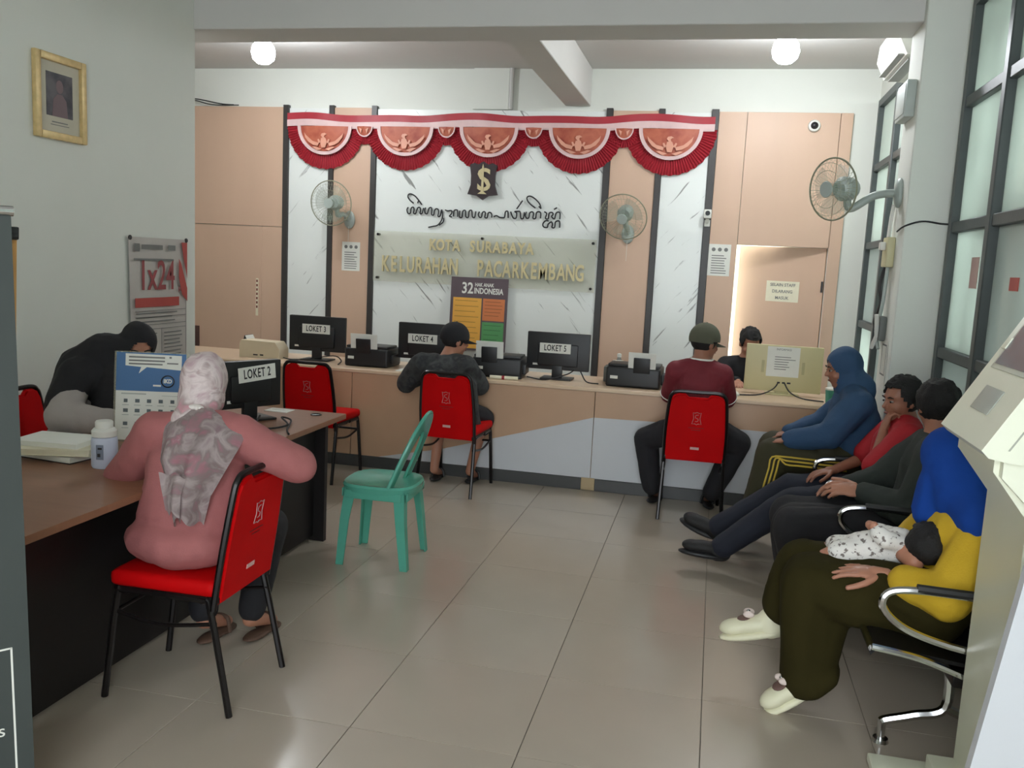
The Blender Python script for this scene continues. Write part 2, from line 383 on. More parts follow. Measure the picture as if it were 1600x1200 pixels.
# ------------------------------------------------------------------ service counter
CF, CT = 6.33, .765
t = thing('service_counter', 'long tan service counter with white lower front along the back of the room', 'counter', (-2.3, 6.6, 0))
def cp(name, mb, m, **k): return obj(name, mb, m, t, True, **k)
cp('countertop', MB().box((-5.8, CF-.015, CT-.03), (.98, 7.0, CT), .004, seg=1), mat('counter_top_laminate', (205, 178, 150), .35, var=.05))
cp('countertop_edge', MB().box((-5.8, CF-.02, CT-.022), (.98, CF-.015, CT-.004)), mat('counter_edge_band', (222, 196, 165), .4, var=.05))
for a, b in ((-5.8, -4.1), (-4.095, -2.69), (-2.685, -.797), (-.792, .96)): cp('front_panel', MB().box((a, CF, .09), (b, CF+.03, CT-.03), .002, seg=1), M_tan2)
cp('white_panel', MB().prism([(-2.45, CF, .092), (-.797, CF, .092), (-.797, CF, .545), (-1.95, CF, .20)], (0, -1, 0), .006), M_white)
cp('white_panel', MB().prism([(-.792, CF, .092), (.96, CF, .092), (.96, CF, .545), (-.2, CF, .555), (-.792, CF, .545)], (0, -1, 0), .006), M_white)
cp('baseboard', MB().box((-5.8, CF-.012, 0), (-.86, CF+.02, .09), .003, seg=1), M_base)
cp('baseboard', MB().box((-.76, CF-.012, 0), (.96, CF+.02, .09), .003, seg=1), M_base)
cp('patch_tile', MB().box((-.86, CF-.013, .004), (-.76, CF+.02, .094), .002, seg=1), mat('tan_patch', (180, 158, 122), .5))
cp('end_panel', MB().box((.93, CF+.03, 0), (.96, 6.95, CT-.03)), M_tan2)
# ------------------------------------------------------------------ red and white bunting
bt = thing('bunting_valance', 'red and white pleated bunting with eagle medallions across the top of the back wall', 'bunting', (-2.24, 8.45, 3.0))
def bz(x): return 2.875+(x+4.33)/4.2*.03
def bp(name, mb, m, par=None): return obj(name, mb, m, par or bt, par is None)
BY = 8.43
def band(z0, z1, y):
    return MB().grid(lambda u, v: (-4.345+u*4.22, y+.006*math.sin(u*60), bz(-4.345+u*4.22)+z0+(z1-z0)*v+.012*math.sin(u*15+1)+.008*math.sin(u*31)), 80, 2)
bp('top_band', band(.062, .13, BY), M_redcloth); bp('white_band', band(.0, .064, BY-.004), M_wcloth)
def swag(cx, rx, rz, ox, oz, big):
    zt = bz(cx)+.012
    npl = 46 if big else 20
    def ruf(u, v):
        a = math.pi*(1+u); k = u*npl
        zig = (abs((k % 1)-.5)*2-.5)
        sc = 1+.03*math.sin(k*2.2)*v
        return (cx+math.cos(a)*(rx+(ox-rx)*v*sc), BY+.012-.022*zig*(.4+.6*v), zt+math.sin(a)*(rz+(oz-rz)*v*sc)*1.0-.004*zig*v)
    r = bp('ruffle' if big else 'small_ruffle', MB().grid(ruf, npl*4, 3), M_redcloth)
    p = bp('swag_panel' if big else 'small_swag_panel', MB().grid(lambda u, v: (cx+math.cos(math.pi*(1+u))*rx*v, BY-.012-.02*(1-v), zt+math.sin(math.pi*(1+u))*rz*v), 24, 5), M_orangecloth)
    arc = [(cx+math.cos(math.pi*(1+u/24))*rx, BY-.02, zt+math.sin(math.pi*(1+u/24))*rz) for u in range(25)]
    rm = MB()
    for j in range(24):
        a0, a1 = math.pi*(1+j/24), math.pi*(1+(j+1)/24); k0, k1 = (.90, 1.02)
        rm.prism([(cx+math.cos(a0)*rx*k0, BY-.018, zt+math.sin(a0)*rz*k0), (cx+math.cos(a1)*rx*k0, BY-.018, zt+math.sin(a1)*rz*k0), (cx+math.cos(a1)*rx*k1, BY-.018, zt+math.sin(a1)*rz*k1), (cx+math.cos(a0)*rx*k1, BY-.018, zt+math.sin(a0)*rz*k1)], (0, -1, 0), .006)
    bp('rim', rm, M_wcloth, p)
    if big:
        g = MB(); yy = BY-.036
        def pr(pts): g.prism([(cx+x*rx/.28, yy, zt+z*rz/.28) for x, z in pts], (0, -1, 0), .004)
        for sgn in (-1, 1):
            pr([(sgn*.05, -.17), (sgn*.12, -.15), (sgn*.19, -.09), (sgn*.205, -.07), (sgn*.195, -.115), (sgn*.16, -.16), (sgn*.11, -.19), (sgn*.06, -.2)])
            pr([(sgn*.03, -.165), (sgn*.05, -.13), (sgn*.065, -.135), (sgn*.05, -.175)])
            pr([(sgn*.02, -.23), (sgn*.09, -.205), (sgn*.12, -.21), (sgn*.06, -.245)])
        pr([(-.025, -.12), (.02, -.12), (.035, -.16), (.02, -.215), (-.02, -.215), (-.035, -.16)])
        pr([(-.01, -.12), (-.03, -.095), (-.02, -.075), (.01, -.07), (.035, -.085), (.015, -.09), (.005, -.1), (.012, -.12)])
        bp('eagle_print', g, M_goldprint, p)
    else:
        g = MB()
        for sgn in (-1, 1): g.prism([(cx+sgn*.02, BY-.034, zt-.03), (cx+sgn*.05, BY-.034, zt-.015), (cx+sgn*.03, BY-.034, zt-.07)], (0, -1, 0), .003)
        bp('leaf_print', g, M_goldprint, p)
for cx in (-3.93, -3.08, -2.235, -1.36, -.515): swag(cx, .285, .275, .415, .415, True)
for cx in (-3.505, -2.657, -1.797, -.94): swag(cx, .085, .10, .16, .17, False)
# ------------------------------------------------------------------ things on the back wall
t = thing('city_emblem', 'dark shield emblem with a pale S and a sword on the marble wall', 'emblem', (-2.275, 8.45, 2.24))
em = frame((-2.275, 8.45, 2.40), (1, 0, 0), (0, 0, 1))
sh = [(-.135, .15), (-.09, .17), (-.05, .155), (0, .185), (.05, .155), (.09, .17), (.135, .15), (.12, .05), (.12, -.04), (.15, -.13), (.06, -.14), (0, -.18), (-.06, -.14), (-.15, -.13), (-.12, -.04), (-.12, .05)]
s_ = obj('shield', MB().prism([em @ V((x, y, 0)) for x, y in sh], (0, -1, 0), .03), mat('dark_bronze', (62, 52, 54), .4, metal=.3, var=.2), t, True)
mm = text('S', .30, .006, em @ Matrix.Translation((.012, .0, .034)), 1.05, bold=.004)
obj('emblem_letter', mm, M_palegold, s_, False)
obj('sword', MB().prism([em @ V(p) for p in ((-.008, .13, .036), (0, .16, .036), (.008, .13, .036), (.012, -.1, .036), (.045, -.125, .036), (-.045, -.125, .036), (-.012, -.1, .036))], (0, -1, 0), .01), M_palegold, s_)
# Javanese script lettering in bent black strokes
JS = [[[(405,360),(385,335),(360,308),(335,295),(318,298),(315,315),(330,335),(352,352)],[(378,352),(385,338),(405,360)]],
[[(318,376),(310,392),(318,414),(332,412),(335,390),(340,378),(352,376),(356,392),(354,412),(368,414),(374,392),(382,378),(394,378),(398,395),(396,414),(408,414),(414,395),(418,380)]],
[[(430,378),(424,395),(430,414),(442,414),(448,394),(454,380),(466,378),(470,395),(470,420),(484,422),(488,398),(496,386),(510,388),(514,404),(512,430),(524,430),(530,410),(534,390)],[(534,390),(540,430),(532,460),(510,485),(480,492),(452,498)],[(548,440),(545,465),(520,485)]],
[[(555,392),(572,398),(590,396),(600,400),(596,416),(584,430),(600,434)],[(610,432),(612,398),(628,392),(636,400),(636,434)]],
[[(648,396),(646,432),(664,436),(668,400),(684,396),(688,432),(704,436),(708,400),(724,396),(730,432),(744,436),(750,400)]],
[[(772,402),(766,420),(774,436),(786,434),(790,410),(800,402),(810,410),(808,436),(822,438),(828,410),(842,408),(850,420),(850,438)]],
[[(862,432),(880,426),(900,436),(920,438),(930,434),(934,404),(948,402),(952,440)]],
[[(966,402),(972,420),(984,440),(1000,440),(1002,410),(990,402),(1010,400),(1024,404),(1030,440),(1046,440),(1050,404)],[(1002,386),(1036,336)]],
[[(1062,402),(1056,424),(1064,440),(1078,438),(1082,410),(1096,402),(1106,412),(1104,440),(1120,440),(1124,408),(1140,402),(1150,412),(1150,442)],[(1150,384),(1140,355),(1110,325),(1080,310),(1062,318),(1068,340),(1090,362),(1116,380)],[(1136,370),(1150,384)]],
[[(1170,402),(1186,412),(1180,440),(1196,444),(1200,412),(1216,406),(1224,416),(1216,430),(1234,444),(1242,410),(1258,404),(1266,412),(1266,446)],[(1228,388),(1246,378)]],
[[(1200,456),(1180,456),(1166,474),(1172,492),(1194,494),(1198,476),(1216,462),(1224,476),(1222,494),(1238,494),(1242,462),(1262,456),(1268,470),(1268,496)]]]
t = thing('script_lettering', 'black Javanese script lettering mounted on the marble wall', 'lettering', (-2.27, 8.46, 1.97))
for g in JS:
    mb = MB()
    for st in g:
        pts = []
        for zx, zy in st:
            px, py = 560+zx/4, 230+zy/4
            pts.append((-3.054+(px-637)*.006457, 8.455, 2.164-(py-318)*.0064+(px-637)*.000215))
        mb.tube(smoothpath(pts, 4), .007, 5)
    obj('letter', mb, M_ink, t, True)
# acrylic sign with letters
t = thing('acrylic_sign', 'clear acrylic sign with raised pale gold office name on the marble wall', 'sign', (-2.25, 8.45, 1.38))
obj('plate', MB().box((-3.385, 8.435, 1.385), (-1.135, 8.441, 1.885)), M_acryl, t, True)
for x in (-3.34, -2.26, -1.17):
    for zz in (1.42, 1.85): obj('standoff', MB().cyl((x, 8.428, zz), (x, 8.474, zz), .013), M_black, t, True)
def letters(s, x0, x1, z, h, par, m, y, ext, sx):
    n = len(s); st = (x1-x0)/(n-1)
    for i, ch in enumerate(s):
        if ch == ' ': continue
        me = text(ch, h*1.4, ext, frame((x0+st*i, y, z), (1, 0, 0), (0, 0, 1)), sx, bold=.005)
        obj('letter', me, m, par, True)
letters('KOTA SURABAYA', -2.76, -1.78, 1.765, .105, t, M_palegold, 8.425, .009, .74)
letters('KELURAHAN  PACARKEMBANG', -3.25, -1.28, 1.555, .155, t, M_palegold, 8.425, .009, .56)
# flat prints
def lines(mtx, rows, m, par, world, zoff=.0012, th=.0008, name='print_lines'):
    mb = MB()
    for x0, x1, y, h in rows: mb.box((x0, y-h/2, zoff), (x1, y+h/2, zoff+th), mtx=mtx)
    return obj(name, mb, m, par, world)
def para(x0, x1, y0, y1, n, h, rag=.25):
    return [(x0, x1-(x1-x0)*rag*random.random(), y0+(y1-y0)*i/max(1, n-1), h) for i in range(n)]
t = thing('rights_poster', 'dark poster headed 32 with yellow, orange and green text blocks leaning on the marble wall', 'poster', (-2.26, 8.44, .77))
pm = frame((-2.26, 8.402, 1.115), (1, 0, 0), (0, .04, 1))
s_ = obj('board', MB().box((-.29, -.36, -.012), (.29, .355, 0), .003, mtx=pm, seg=1), mat('poster_purple_grey', (92, 78, 84), .5, var=.08), t, True)
for x0, x1, y0, y1, c in ((-.26, .03, -.34, .155, (226, 168, 72)), (.045, .265, -.06, .155, (206, 122, 74)), (.045, .265, -.34, -.075, (84, 150, 92))):
    obj('text_block', MB().box((x0, y0, 0), (x1, y1, .002), mtx=pm), mat('block_%d' % c[0], c, .5, var=.05), s_)
    lines(pm, para(x0+.02, x1-.02, y1-.03, y0+.05, 9 if y1-y0 > .3 else 5, .006), mat('dim_print_%d' % c[0], tuple(int(v*.72) for v in c), .6), s_, False, .002)
for s, sz, x, y, k, b in (('32', .15, -.12, .245, .8, .003), ('HAK ANAK', .05, .05, .285, .75, .001), ('INDONESIA', .078, .095, .225, .72, .002)):
    obj('title_print', text(s, sz, .001, pm @ Matrix.Translation((x, y, .002)), k, bold=b), M_paper, s_)
def notice(name, lab, mtx, wd, ht, rows, title=None, tsize=.03, m=M_paper, icons=0, ink=M_grey_ink, group=None, cat='notice'):
    p = mtx.translation
    t = thing(name, lab, cat, tuple(p), 0, group)
    s = obj('sheet', MB().box((-wd/2, -ht/2, 0), (wd/2, ht/2, .0012), mtx=mtx), m, t, True)
    if rows: lines(mtx, rows, ink, s, False)
    if title:
        for k, tx in enumerate(title): obj('title_print', text(tx, tsize, .0005, mtx @ Matrix.Translation((0, ht/2-tsize*.9-k*tsize*1.5, .0016)), .95, bold=.0006), ink, s)
    if icons:
        mb = MB()
        for k in range(icons):
            c = mtx @ V((-wd*.28+k*wd*.28, ht*.33, .0012)); mb.cyl(c, c+(mtx.to_3x3() @ V((0, 0, .001))), wd*.09, seg=14)
        obj('icon_print', mb, ink, s)
    return t
bk = lambda x, z, y=8.4665: frame((x, y, z), (1, 0, 0), (0, 0, 1))
notice('paper_notice', 'white printed notice below the left wall fan', bk(-3.64, 1.615), .195, .29, para(-.07, .07, .04, -.12, 8, .008), icons=3)
notice('paper_notice', 'white printed notice left of the door standing ajar', bk(.005, 1.75), .20, .29, para(-.07, .07, .04, -.12, 8, .008), icons=3)
sm = dm @ Matrix.Translation((.36, 1.49, -.001)) @ Matrix.Rotation(math.pi, 4, 'Y')
notice('door_notice', 'cream paper sign SELAIN STAFF DILARANG MASUK taped to the door standing ajar', sm, .30, .19, [], ['SELAIN STAFF', 'DILARANG', 'MASUK'], .04, M_paperd)
# smoke detector style dome camera and small corner camera
t = thing('dome_camera', 'round white dome camera high on the tan panel above the door', 'camera', (.735, PY, 2.965))
R90 = Matrix.Rotation(math.pi/2, 4, 'X')
a = obj('base', MB().lathe([(.055, 0), (.055, .012), (.048, .03), (.036, .034)]), M_wplastic, t); a.rotation_euler = (math.pi/2, 0, 0)
a = obj('dome', MB().ell((0, 0, .03), (.033, .033, .028)), M_bplastic, t); a.rotation_euler = (math.pi/2, 0, 0)
t = thing('wall_camera', 'small white camera with dark lens on the black strip beside the bunting end', 'camera', (-.128, 8.45, 2.13))
obj('head', MB().box((-.035, -.10, -.01), (.035, -.02, .07), .012), M_wplastic, t)
obj('lens', MB().cyl((0, -.10, .035), (0, -.108, .035), .022), M_bplastic, t)
obj('foot', MB().cyl((0, -.03, -.005), (0, 0, -.05), .016).box((-.025, -.012, -.08), (.025, 0, -.02), .004), M_wplastic, t)
t = thing('loose_cable', 'dark loose cables along the top of the tan panel at the left', 'cable', (-5.1, 8.4, 3.09))
obj('strand', MB().tube(smoothpath([(-5.6, 8.44, 3.16), (-5.35, 8.42, 3.14), (-5.1, 8.44, 3.10), (-4.95, 8.44, 3.09)]), .006, 6), M_ink, t, True)
obj('strand', MB().tube(smoothpath([(-5.6, 8.45, 3.10), (-5.4, 8.43, 3.13), (-5.2, 8.44, 3.09), (-4.9, 8.45, 3.09)]), .005, 6), M_ink, t, True)
# ------------------------------------------------------------------ wall fans
def fan(lab, hub, face, mount, R=.215):
    t = thing('wall_fan', lab, 'fan', mount, 0, 'wall fans')
    face = V(face).normalized(); side = face.cross(V((0, 0, 1))).normalized(); upv = side.cross(face); hub = V(hub)
    fr = Matrix(((side.x, upv.x, face.x, hub.x), (side.y, upv.y, face.y, hub.y), (side.z, upv.z, face.z, hub.z), (0, 0, 0, 1)))
    g = MB(); P = lambda r, a, z: fr @ V((r*math.cos(a), r*math.sin(a), z))
    g.tube([P(R, 2*math.pi*k/40, 0) for k in range(40)], .0055, 6, True)
    for rr, zz in ((.045, .055), (R*.6, .05), (R*.85, .035)):
        g.tube([P(rr, 2*math.pi*k/28, zz) for k in range(28)], .0015, 4, True)
    for k in range(36):
        a = 2*math.pi*k/36
        g.tube([P(.04, a, .055), P(R*.55, a, .052), P(R*.85, a, .035), P(R, a, 0)], .0011, 4)
        g.tube([P(.05, a, -.06), P(R*.55, a, -.055), P(R*.85, a, -.035), P(R, a, 0)], .0011, 4)
    obj('grille', g, M_fanwire, t, True)
    for k in range(3):
        b = MB(); a0 = 2*math.pi*k/3+.4
        b.grid(lambda u, v: P(.03+u*(R*.82-.03), a0+(v-.5)*(1.1+.5*math.sin(u*2.4)), .02*(v-.5)*2*(.5+.5*u)), 8, 6)
        obj('blade', b, M_fang, t, True)
    obj('hub_cap', MB().cyl(P(0, 0, .0), P(0, 0, .045), .04, .03), M_fang, t, True)
    obj('badge', MB().cyl(P(0, 0, .053), P(0, 0, .06), .05, .046), M_fanw, t, True)
    mo = hub-face*.13
    obj('motor_housing', MB().cyl(hub-face*.05, hub-face*.08, .05, .075).cyl(hub-face*.08, mo, .075, .07).cap(mo, .07, mo-face*.03, .05), M_fanw, t, True)
    mt = V(mount); wn = (V((mt.x-hub.x, 0, 0)) if abs(mt.x-hub.x) > abs(mt.y-hub.y) else V((0, mt.y-hub.y, 0))).normalized()
    obj('arm', MB().tube(smoothpath([mo-V((0, 0, .03)), mo-V((0, 0, .12))+wn*.02, (mo+mt)/2-V((0, 0, .03)), mt-wn*.03]), .024, 10), M_fanw, t, True)
    q = V((0, 0, 1)).rotation_difference(-wn).to_matrix().to_4x4()
    b = MB(); b.ell((0, 0, 0), (.06, .06, .03)); b.bm.transform(Matrix.Translation(mt-wn*.012) @ Matrix.Diagonal((1, 1, 1.5, 1)) @ q)
    obj('wall_bracket', b, M_fanw, t, True)
    obj('pull_cord', MB().tube([mt-wn*.03-V((0, 0, .05)), mt-wn*.035-V((0, 0, .25))], .002, 4), M_wplastic, t, True)
    return t
fan('grey wall fan on the tan strip left of the marble panel', (-3.72, 8.14, 2.12), (-.05, -1, -.12), (-3.66, PY, 1.98))
fan('grey wall fan on the tan strip right of the marble panel', (-.87, 8.14, 2.09), (-.1, -1, -.45), (-.85, PY, 1.95))
fan('grey wall fan on an arm from the white column, its bowl turned to the counter', (.64, 5.75, 2.17), (-.75, -.62, -.1), (1.03, 5.76, 2.16), R=.185)
# ------------------------------------------------------------------ air conditioner, boxes and cables at the column
t = thing('air_conditioner', 'white split air conditioner high on the window wall behind the column', 'air conditioner', (1.27, 6.9, 3.1))
obj('body', MB().prism([(1.27, 6.45, 3.42), (1.11, 6.45, 3.42), (1.05, 6.45, 3.36), (1.04, 6.45, 3.24), (1.10, 6.45, 3.12), (1.27, 6.45, 3.10)], (0, 1, 0), .85), M_wplastic, t, True)
obj('louver', MB().box((1.055, 6.52, 3.128), (1.10, 7.24, 3.138), .003, mtx=Matrix.Translation((0, 0, 0))), mat('louver_grey', (150, 150, 146), .5), t, True)
obj('louver', MB().box((1.12, 6.52, 3.098), (1.2, 7.24, 3.106), .003), MATS['louver_grey'], t, True)
obj('display', MB().box((1.036, 6.55, 3.27), (1.042, 6.62, 3.285)), M_bplastic, t, True)
t = thing('junction_box', 'grey rectangular electrical box high on the column', 'electrical box', (1.03, 5.76, 2.7))
obj('body', MB().box((.975, 5.62, 2.58), (1.03, 5.90, 2.79), .008), mat('box_grey', (178, 186, 180), .5), t, True)
obj('lid_seam', MB().box((.971, 5.635, 2.6), (.975, 5.885, 2.77), .001), mat('box_grey2', (186, 194, 188), .5), t, True)
t = thing('socket_box', 'yellowed plastic socket box on the column below the fan', 'socket', (1.03, 5.85, 1.8))
obj('body', MB().box((.985, 5.76, 1.72), (1.03, 5.92, 1.9), .008), mat('yellowed_plastic', (196, 190, 150), .5), t, True)
obj('plug', MB().box((.95, 5.80, 1.82), (.985, 5.85, 1.87), .008), M_wplastic, t, True)
t = thing('column_cable', 'tangle of grey cables hanging down the column under the socket box', 'cable', (1.0, 5.85, 1.2))
for k, pts in enumerate(([(1.015, 5.86, 2.1), (1.01, 5.88, 2.0), (1.0, 5.84, 1.9)], [(1.0, 5.85, 1.72), (.985, 5.88, 1.6), (1.0, 5.86, 1.5), (.98, 5.9, 1.38), (1.0, 5.84, 1.3)], [(1.01, 5.82, 1.72), (1.0, 5.80, 1.5), (.99, 5.86, 1.32), (1.0, 5.8, 1.22)])):
    obj('strand', MB().tube(smoothpath(pts), .011, 6), (M_wplastic, M_bplastic, M_fanw)[k], t, True)
t = thing('column_wire', 'thin black wire crossing the near face of the column', 'cable', (1.15, 5.55, 1.95))
obj('strand', MB().tube(smoothpath([(1.02, 5.70, 1.93), (1.03, 5.545, 1.955), (1.12, 5.54, 1.985), (1.22, 5.54, 1.975), (1.26, 5.48, 1.97)]), .005, 6), M_ink, t, True)
t = thing('hanging_remote', 'dark bracket with small tools hanging on the column above the clipboard', 'bracket', (1.02, 5.83, 1.35))
obj('holder', MB().box((.99, 5.76, 1.27), (1.03, 5.9, 1.42), .01), mat('holder_grey', (100, 104, 100), .5), t, True)
obj('handle', MB().tube([(.97, 5.78, 1.43), (.985, 5.8, 1.3), (.97, 5.86, 1.22)], .014, 8), M_wplastic, t, True)
t = notice('clipboard', 'white clipboard sheet with a grey framed picture hung low on the column', frame((1.0275, 5.74, 1.13), (0, -1, 0), (0, 0, 1)), .2, .30, [], cat='clipboard')
lines(frame((1.0275, 5.74, 1.13), (0, -1, 0), (0, 0, 1)), [(-.07, .07, .12, .01), (-.07, .07, -.06, .01), (-.07, -.06, .03, .18), (.06, .07, .03, .18)], M_grey_ink, t, True, name='picture_print')
# ------------------------------------------------------------------ left wall: portrait, banner poster, roll-up banners
t = thing('framed_portrait', 'gold framed portrait photograph high on the left wall', 'picture frame', (XL, 4.32, 2.18))
fm = frame((XL+.002, 4.318, 2.405), (0, 1, 0), (0, 0, 1))
fb = MB()
for lo, hi in (((-.195, -.225, 0), (-.155, .225, .03)), ((.155, -.225, 0), (.195, .225, .03)), ((-.155, -.225, 0), (.155, -.185, .03)), ((-.155, .185, 0), (.155, .225, .03))): fb.box(lo, hi, .008, mtx=fm)
obj('frame', fb, M_gold, t, True)
obj('mat_board', MB().box((-.155, -.185, .002), (.155, .185, .008), mtx=fm), mat('mat_board', (196, 190, 172), .7), t, True)
ph = obj('photograph', MB().box((-.10, -.10, .008), (.10, .13, .010), mtx=fm), ramp_mat('dark_portrait_print', [(.35, (52, 52, 60)), (.6, (96, 92, 96))], 9, .5, bump=0), t, True)
mb = MB(); mb.ell(fm @ V((0, .06, .0105)), (.001, .028, .036)); mb.prism([fm @ V(p) for p in ((-.06, -.1, .0102), (.06, -.1, .0102), (.05, -.01, .0102), (.02, .02, .0102), (-.02, .02, .0102), (-.05, -.01, .0102))], (1, 0, 0), .001)
obj('sitter_print', mb, mat('portrait_tone', (120, 100, 104), .6), ph)
lines(fm, [(-.06, .06, -.13, .006), (-.07, .07, -.145, .004)], M_grey_ink, t, True, .008, name='caption_print')
t = thing('wall_banner', 'white hanging wall banner reading 1x24 with red graphics on the left wall', 'banner', (XL, 5.19, .7))
wm = frame((XL+.012, 5.19, 1.22), (0, 1, 0), (0, 0, 1))
s_ = obj('cloth', MB().grid(lambda u, v: wm @ V((-.31+.62*u+(.035*(1-v) if u < .5 else -.01*(1-v)), -.6+1.06*v, .006+.006*math.sin(u*7)+.01*(1-v)*math.sin(u*3))), 14, 10), mat('banner_vinyl', (190, 184, 178), .55, var=.04), t, True)
WB = wm @ Matrix.Translation((0, 0, .022))
MRed = mat('banner_red', (176, 74, 68), .6, var=.06)
obj('title_print', text('1x24', .27, .0008, WB @ Matrix.Translation((-.04, .21, 0)), .72, bold=.003), mat('banner_title_red', (150, 70, 72), .6), s_)
obj('title_print', text('jam', .05, .0008, WB @ Matrix.Translation((.225, .13, 0)), .9), MATS['banner_title_red'], s_)
obj('red_bar', MB().box((-.27, .015, 0), (.2, .075, .001), mtx=WB), MRed, s_)
obj('swoosh_print', MB().prism([WB @ V(p) for p in ((.23, .44, 0), (.295, .44, 0), (.295, .2, 0), (.255, .33, 0))], (1, 0, 0), .001).prism([WB @ V(p) for p in ((.20, .33, 0), (.225, .3, 0), (.295, .13, 0), (.295, .04, 0), (.235, .09, 0), (.2, .2, 0))], (1, 0, 0), .001), MRed, s_)
lines(WB, [(-.27, -.22, .395, .05), (-.2, .02, .40, .03), (.08, .16, .40, .035), (-.28, .14, .32, .014)], M_grey_ink, s_, False, 0)
lines(WB, [(-.27, .28, -.01, .004), (-.27, .28, -.05, .004), (-.27, .28, -.10, .004), (-.27, .28, -.13, .004), (.0, .004, -.3, .34), (.275, .279, -.2, .5), (-.27, .28, -.47, .004)], M_grey_ink, s_, False, 0, name='rule_print')
lines(WB, para(-.26, .2, -.025, -.08, 3, .008)+para(-.25, -.03, -.16, -.2, 2, .008)+para(.03, .25, -.16, -.44, 12, .008)+para(.03, .25, -.49, -.55, 3, .008), M_grey_ink, s_, False, 0, name='text_print')
for y in (-.3, .3): obj('pin', MB().ell(wm @ V((y, .455, .012)), (.012, .012, .016)), M_strip, t, True)
# roll-up banner in the left foreground
bd = V((.583, .812, 0)); e0 = V((-1.73, 1.93, 0))
bm_ = frame(e0+V((.002, .003, 0)), bd, (-.010, -.008, 1))
t = thing('rollup_banner', 'dark grey roll-up banner with a white outlined box at the left edge', 'banner', tuple(e0-bd*.4))
s_ = obj('sheet', MB().box((-.82, .06, -.002), (0, 1.70, 0), mtx=bm_), mat('banner_charcoal', (58, 64, 62), .6, var=.1, scale=3), t, True)
obj('top_rail', MB().cyl(bm_ @ V((-.83, 1.705, 0)), bm_ @ V((.005, 1.705, 0)), .013), M_chrome, t, True)
obj('base', MB().box((-.84, 0, -.045), (.01, .06, .045), .015, mtx=bm_), M_chrome, t, True)
obj('pole', MB().cyl(bm_ @ V((-.4, .03, -.03)), bm_ @ V((-.4, 1.7, -.01)), .01), M_chrome, t, True)
lines(bm_, [(-.75, -.042, .553, .005), (-.046, -.041, .29, .53), (-.75, -.745, .29, .53)], M_paper, s_, False, .0005, name='outline_print')
obj('text_print', text('s', .05, .0004, bm_ @ Matrix.Translation((-.075, .325, .001)), 1), M_paper, s_)
bm2 = frame(V((-1.838, 1.965, 0)), (.583, .812, 0), (.036, .006, 1))
t = thing('rollup_banner', 'orange roll-up banner peeking out behind the dark grey banner', 'banner', tuple(e0+V((-.3, -.3, 0))))
obj('sheet', MB().box((-.6, .05, -.002), (0, 1.64, 0), mtx=bm2), mat('banner_orange', (214, 160, 92), .6, var=.08, scale=2), t, True)
obj('top_rail', MB().cyl(bm2 @ V((-.6, 1.645, 0)), bm2 @ V((0.0, 1.645, 0)), .011), M_bplastic, t, True)
obj('rail_clip', MB().box((-.02, 1.635, -.008), (.004, 1.668, .008), .004, mtx=bm2), M_bplastic, t, True)
obj('base', MB().box((-.62, 0, -.04), (.02, .05, .04), .012, mtx=bm2), M_bplastic, t, True)
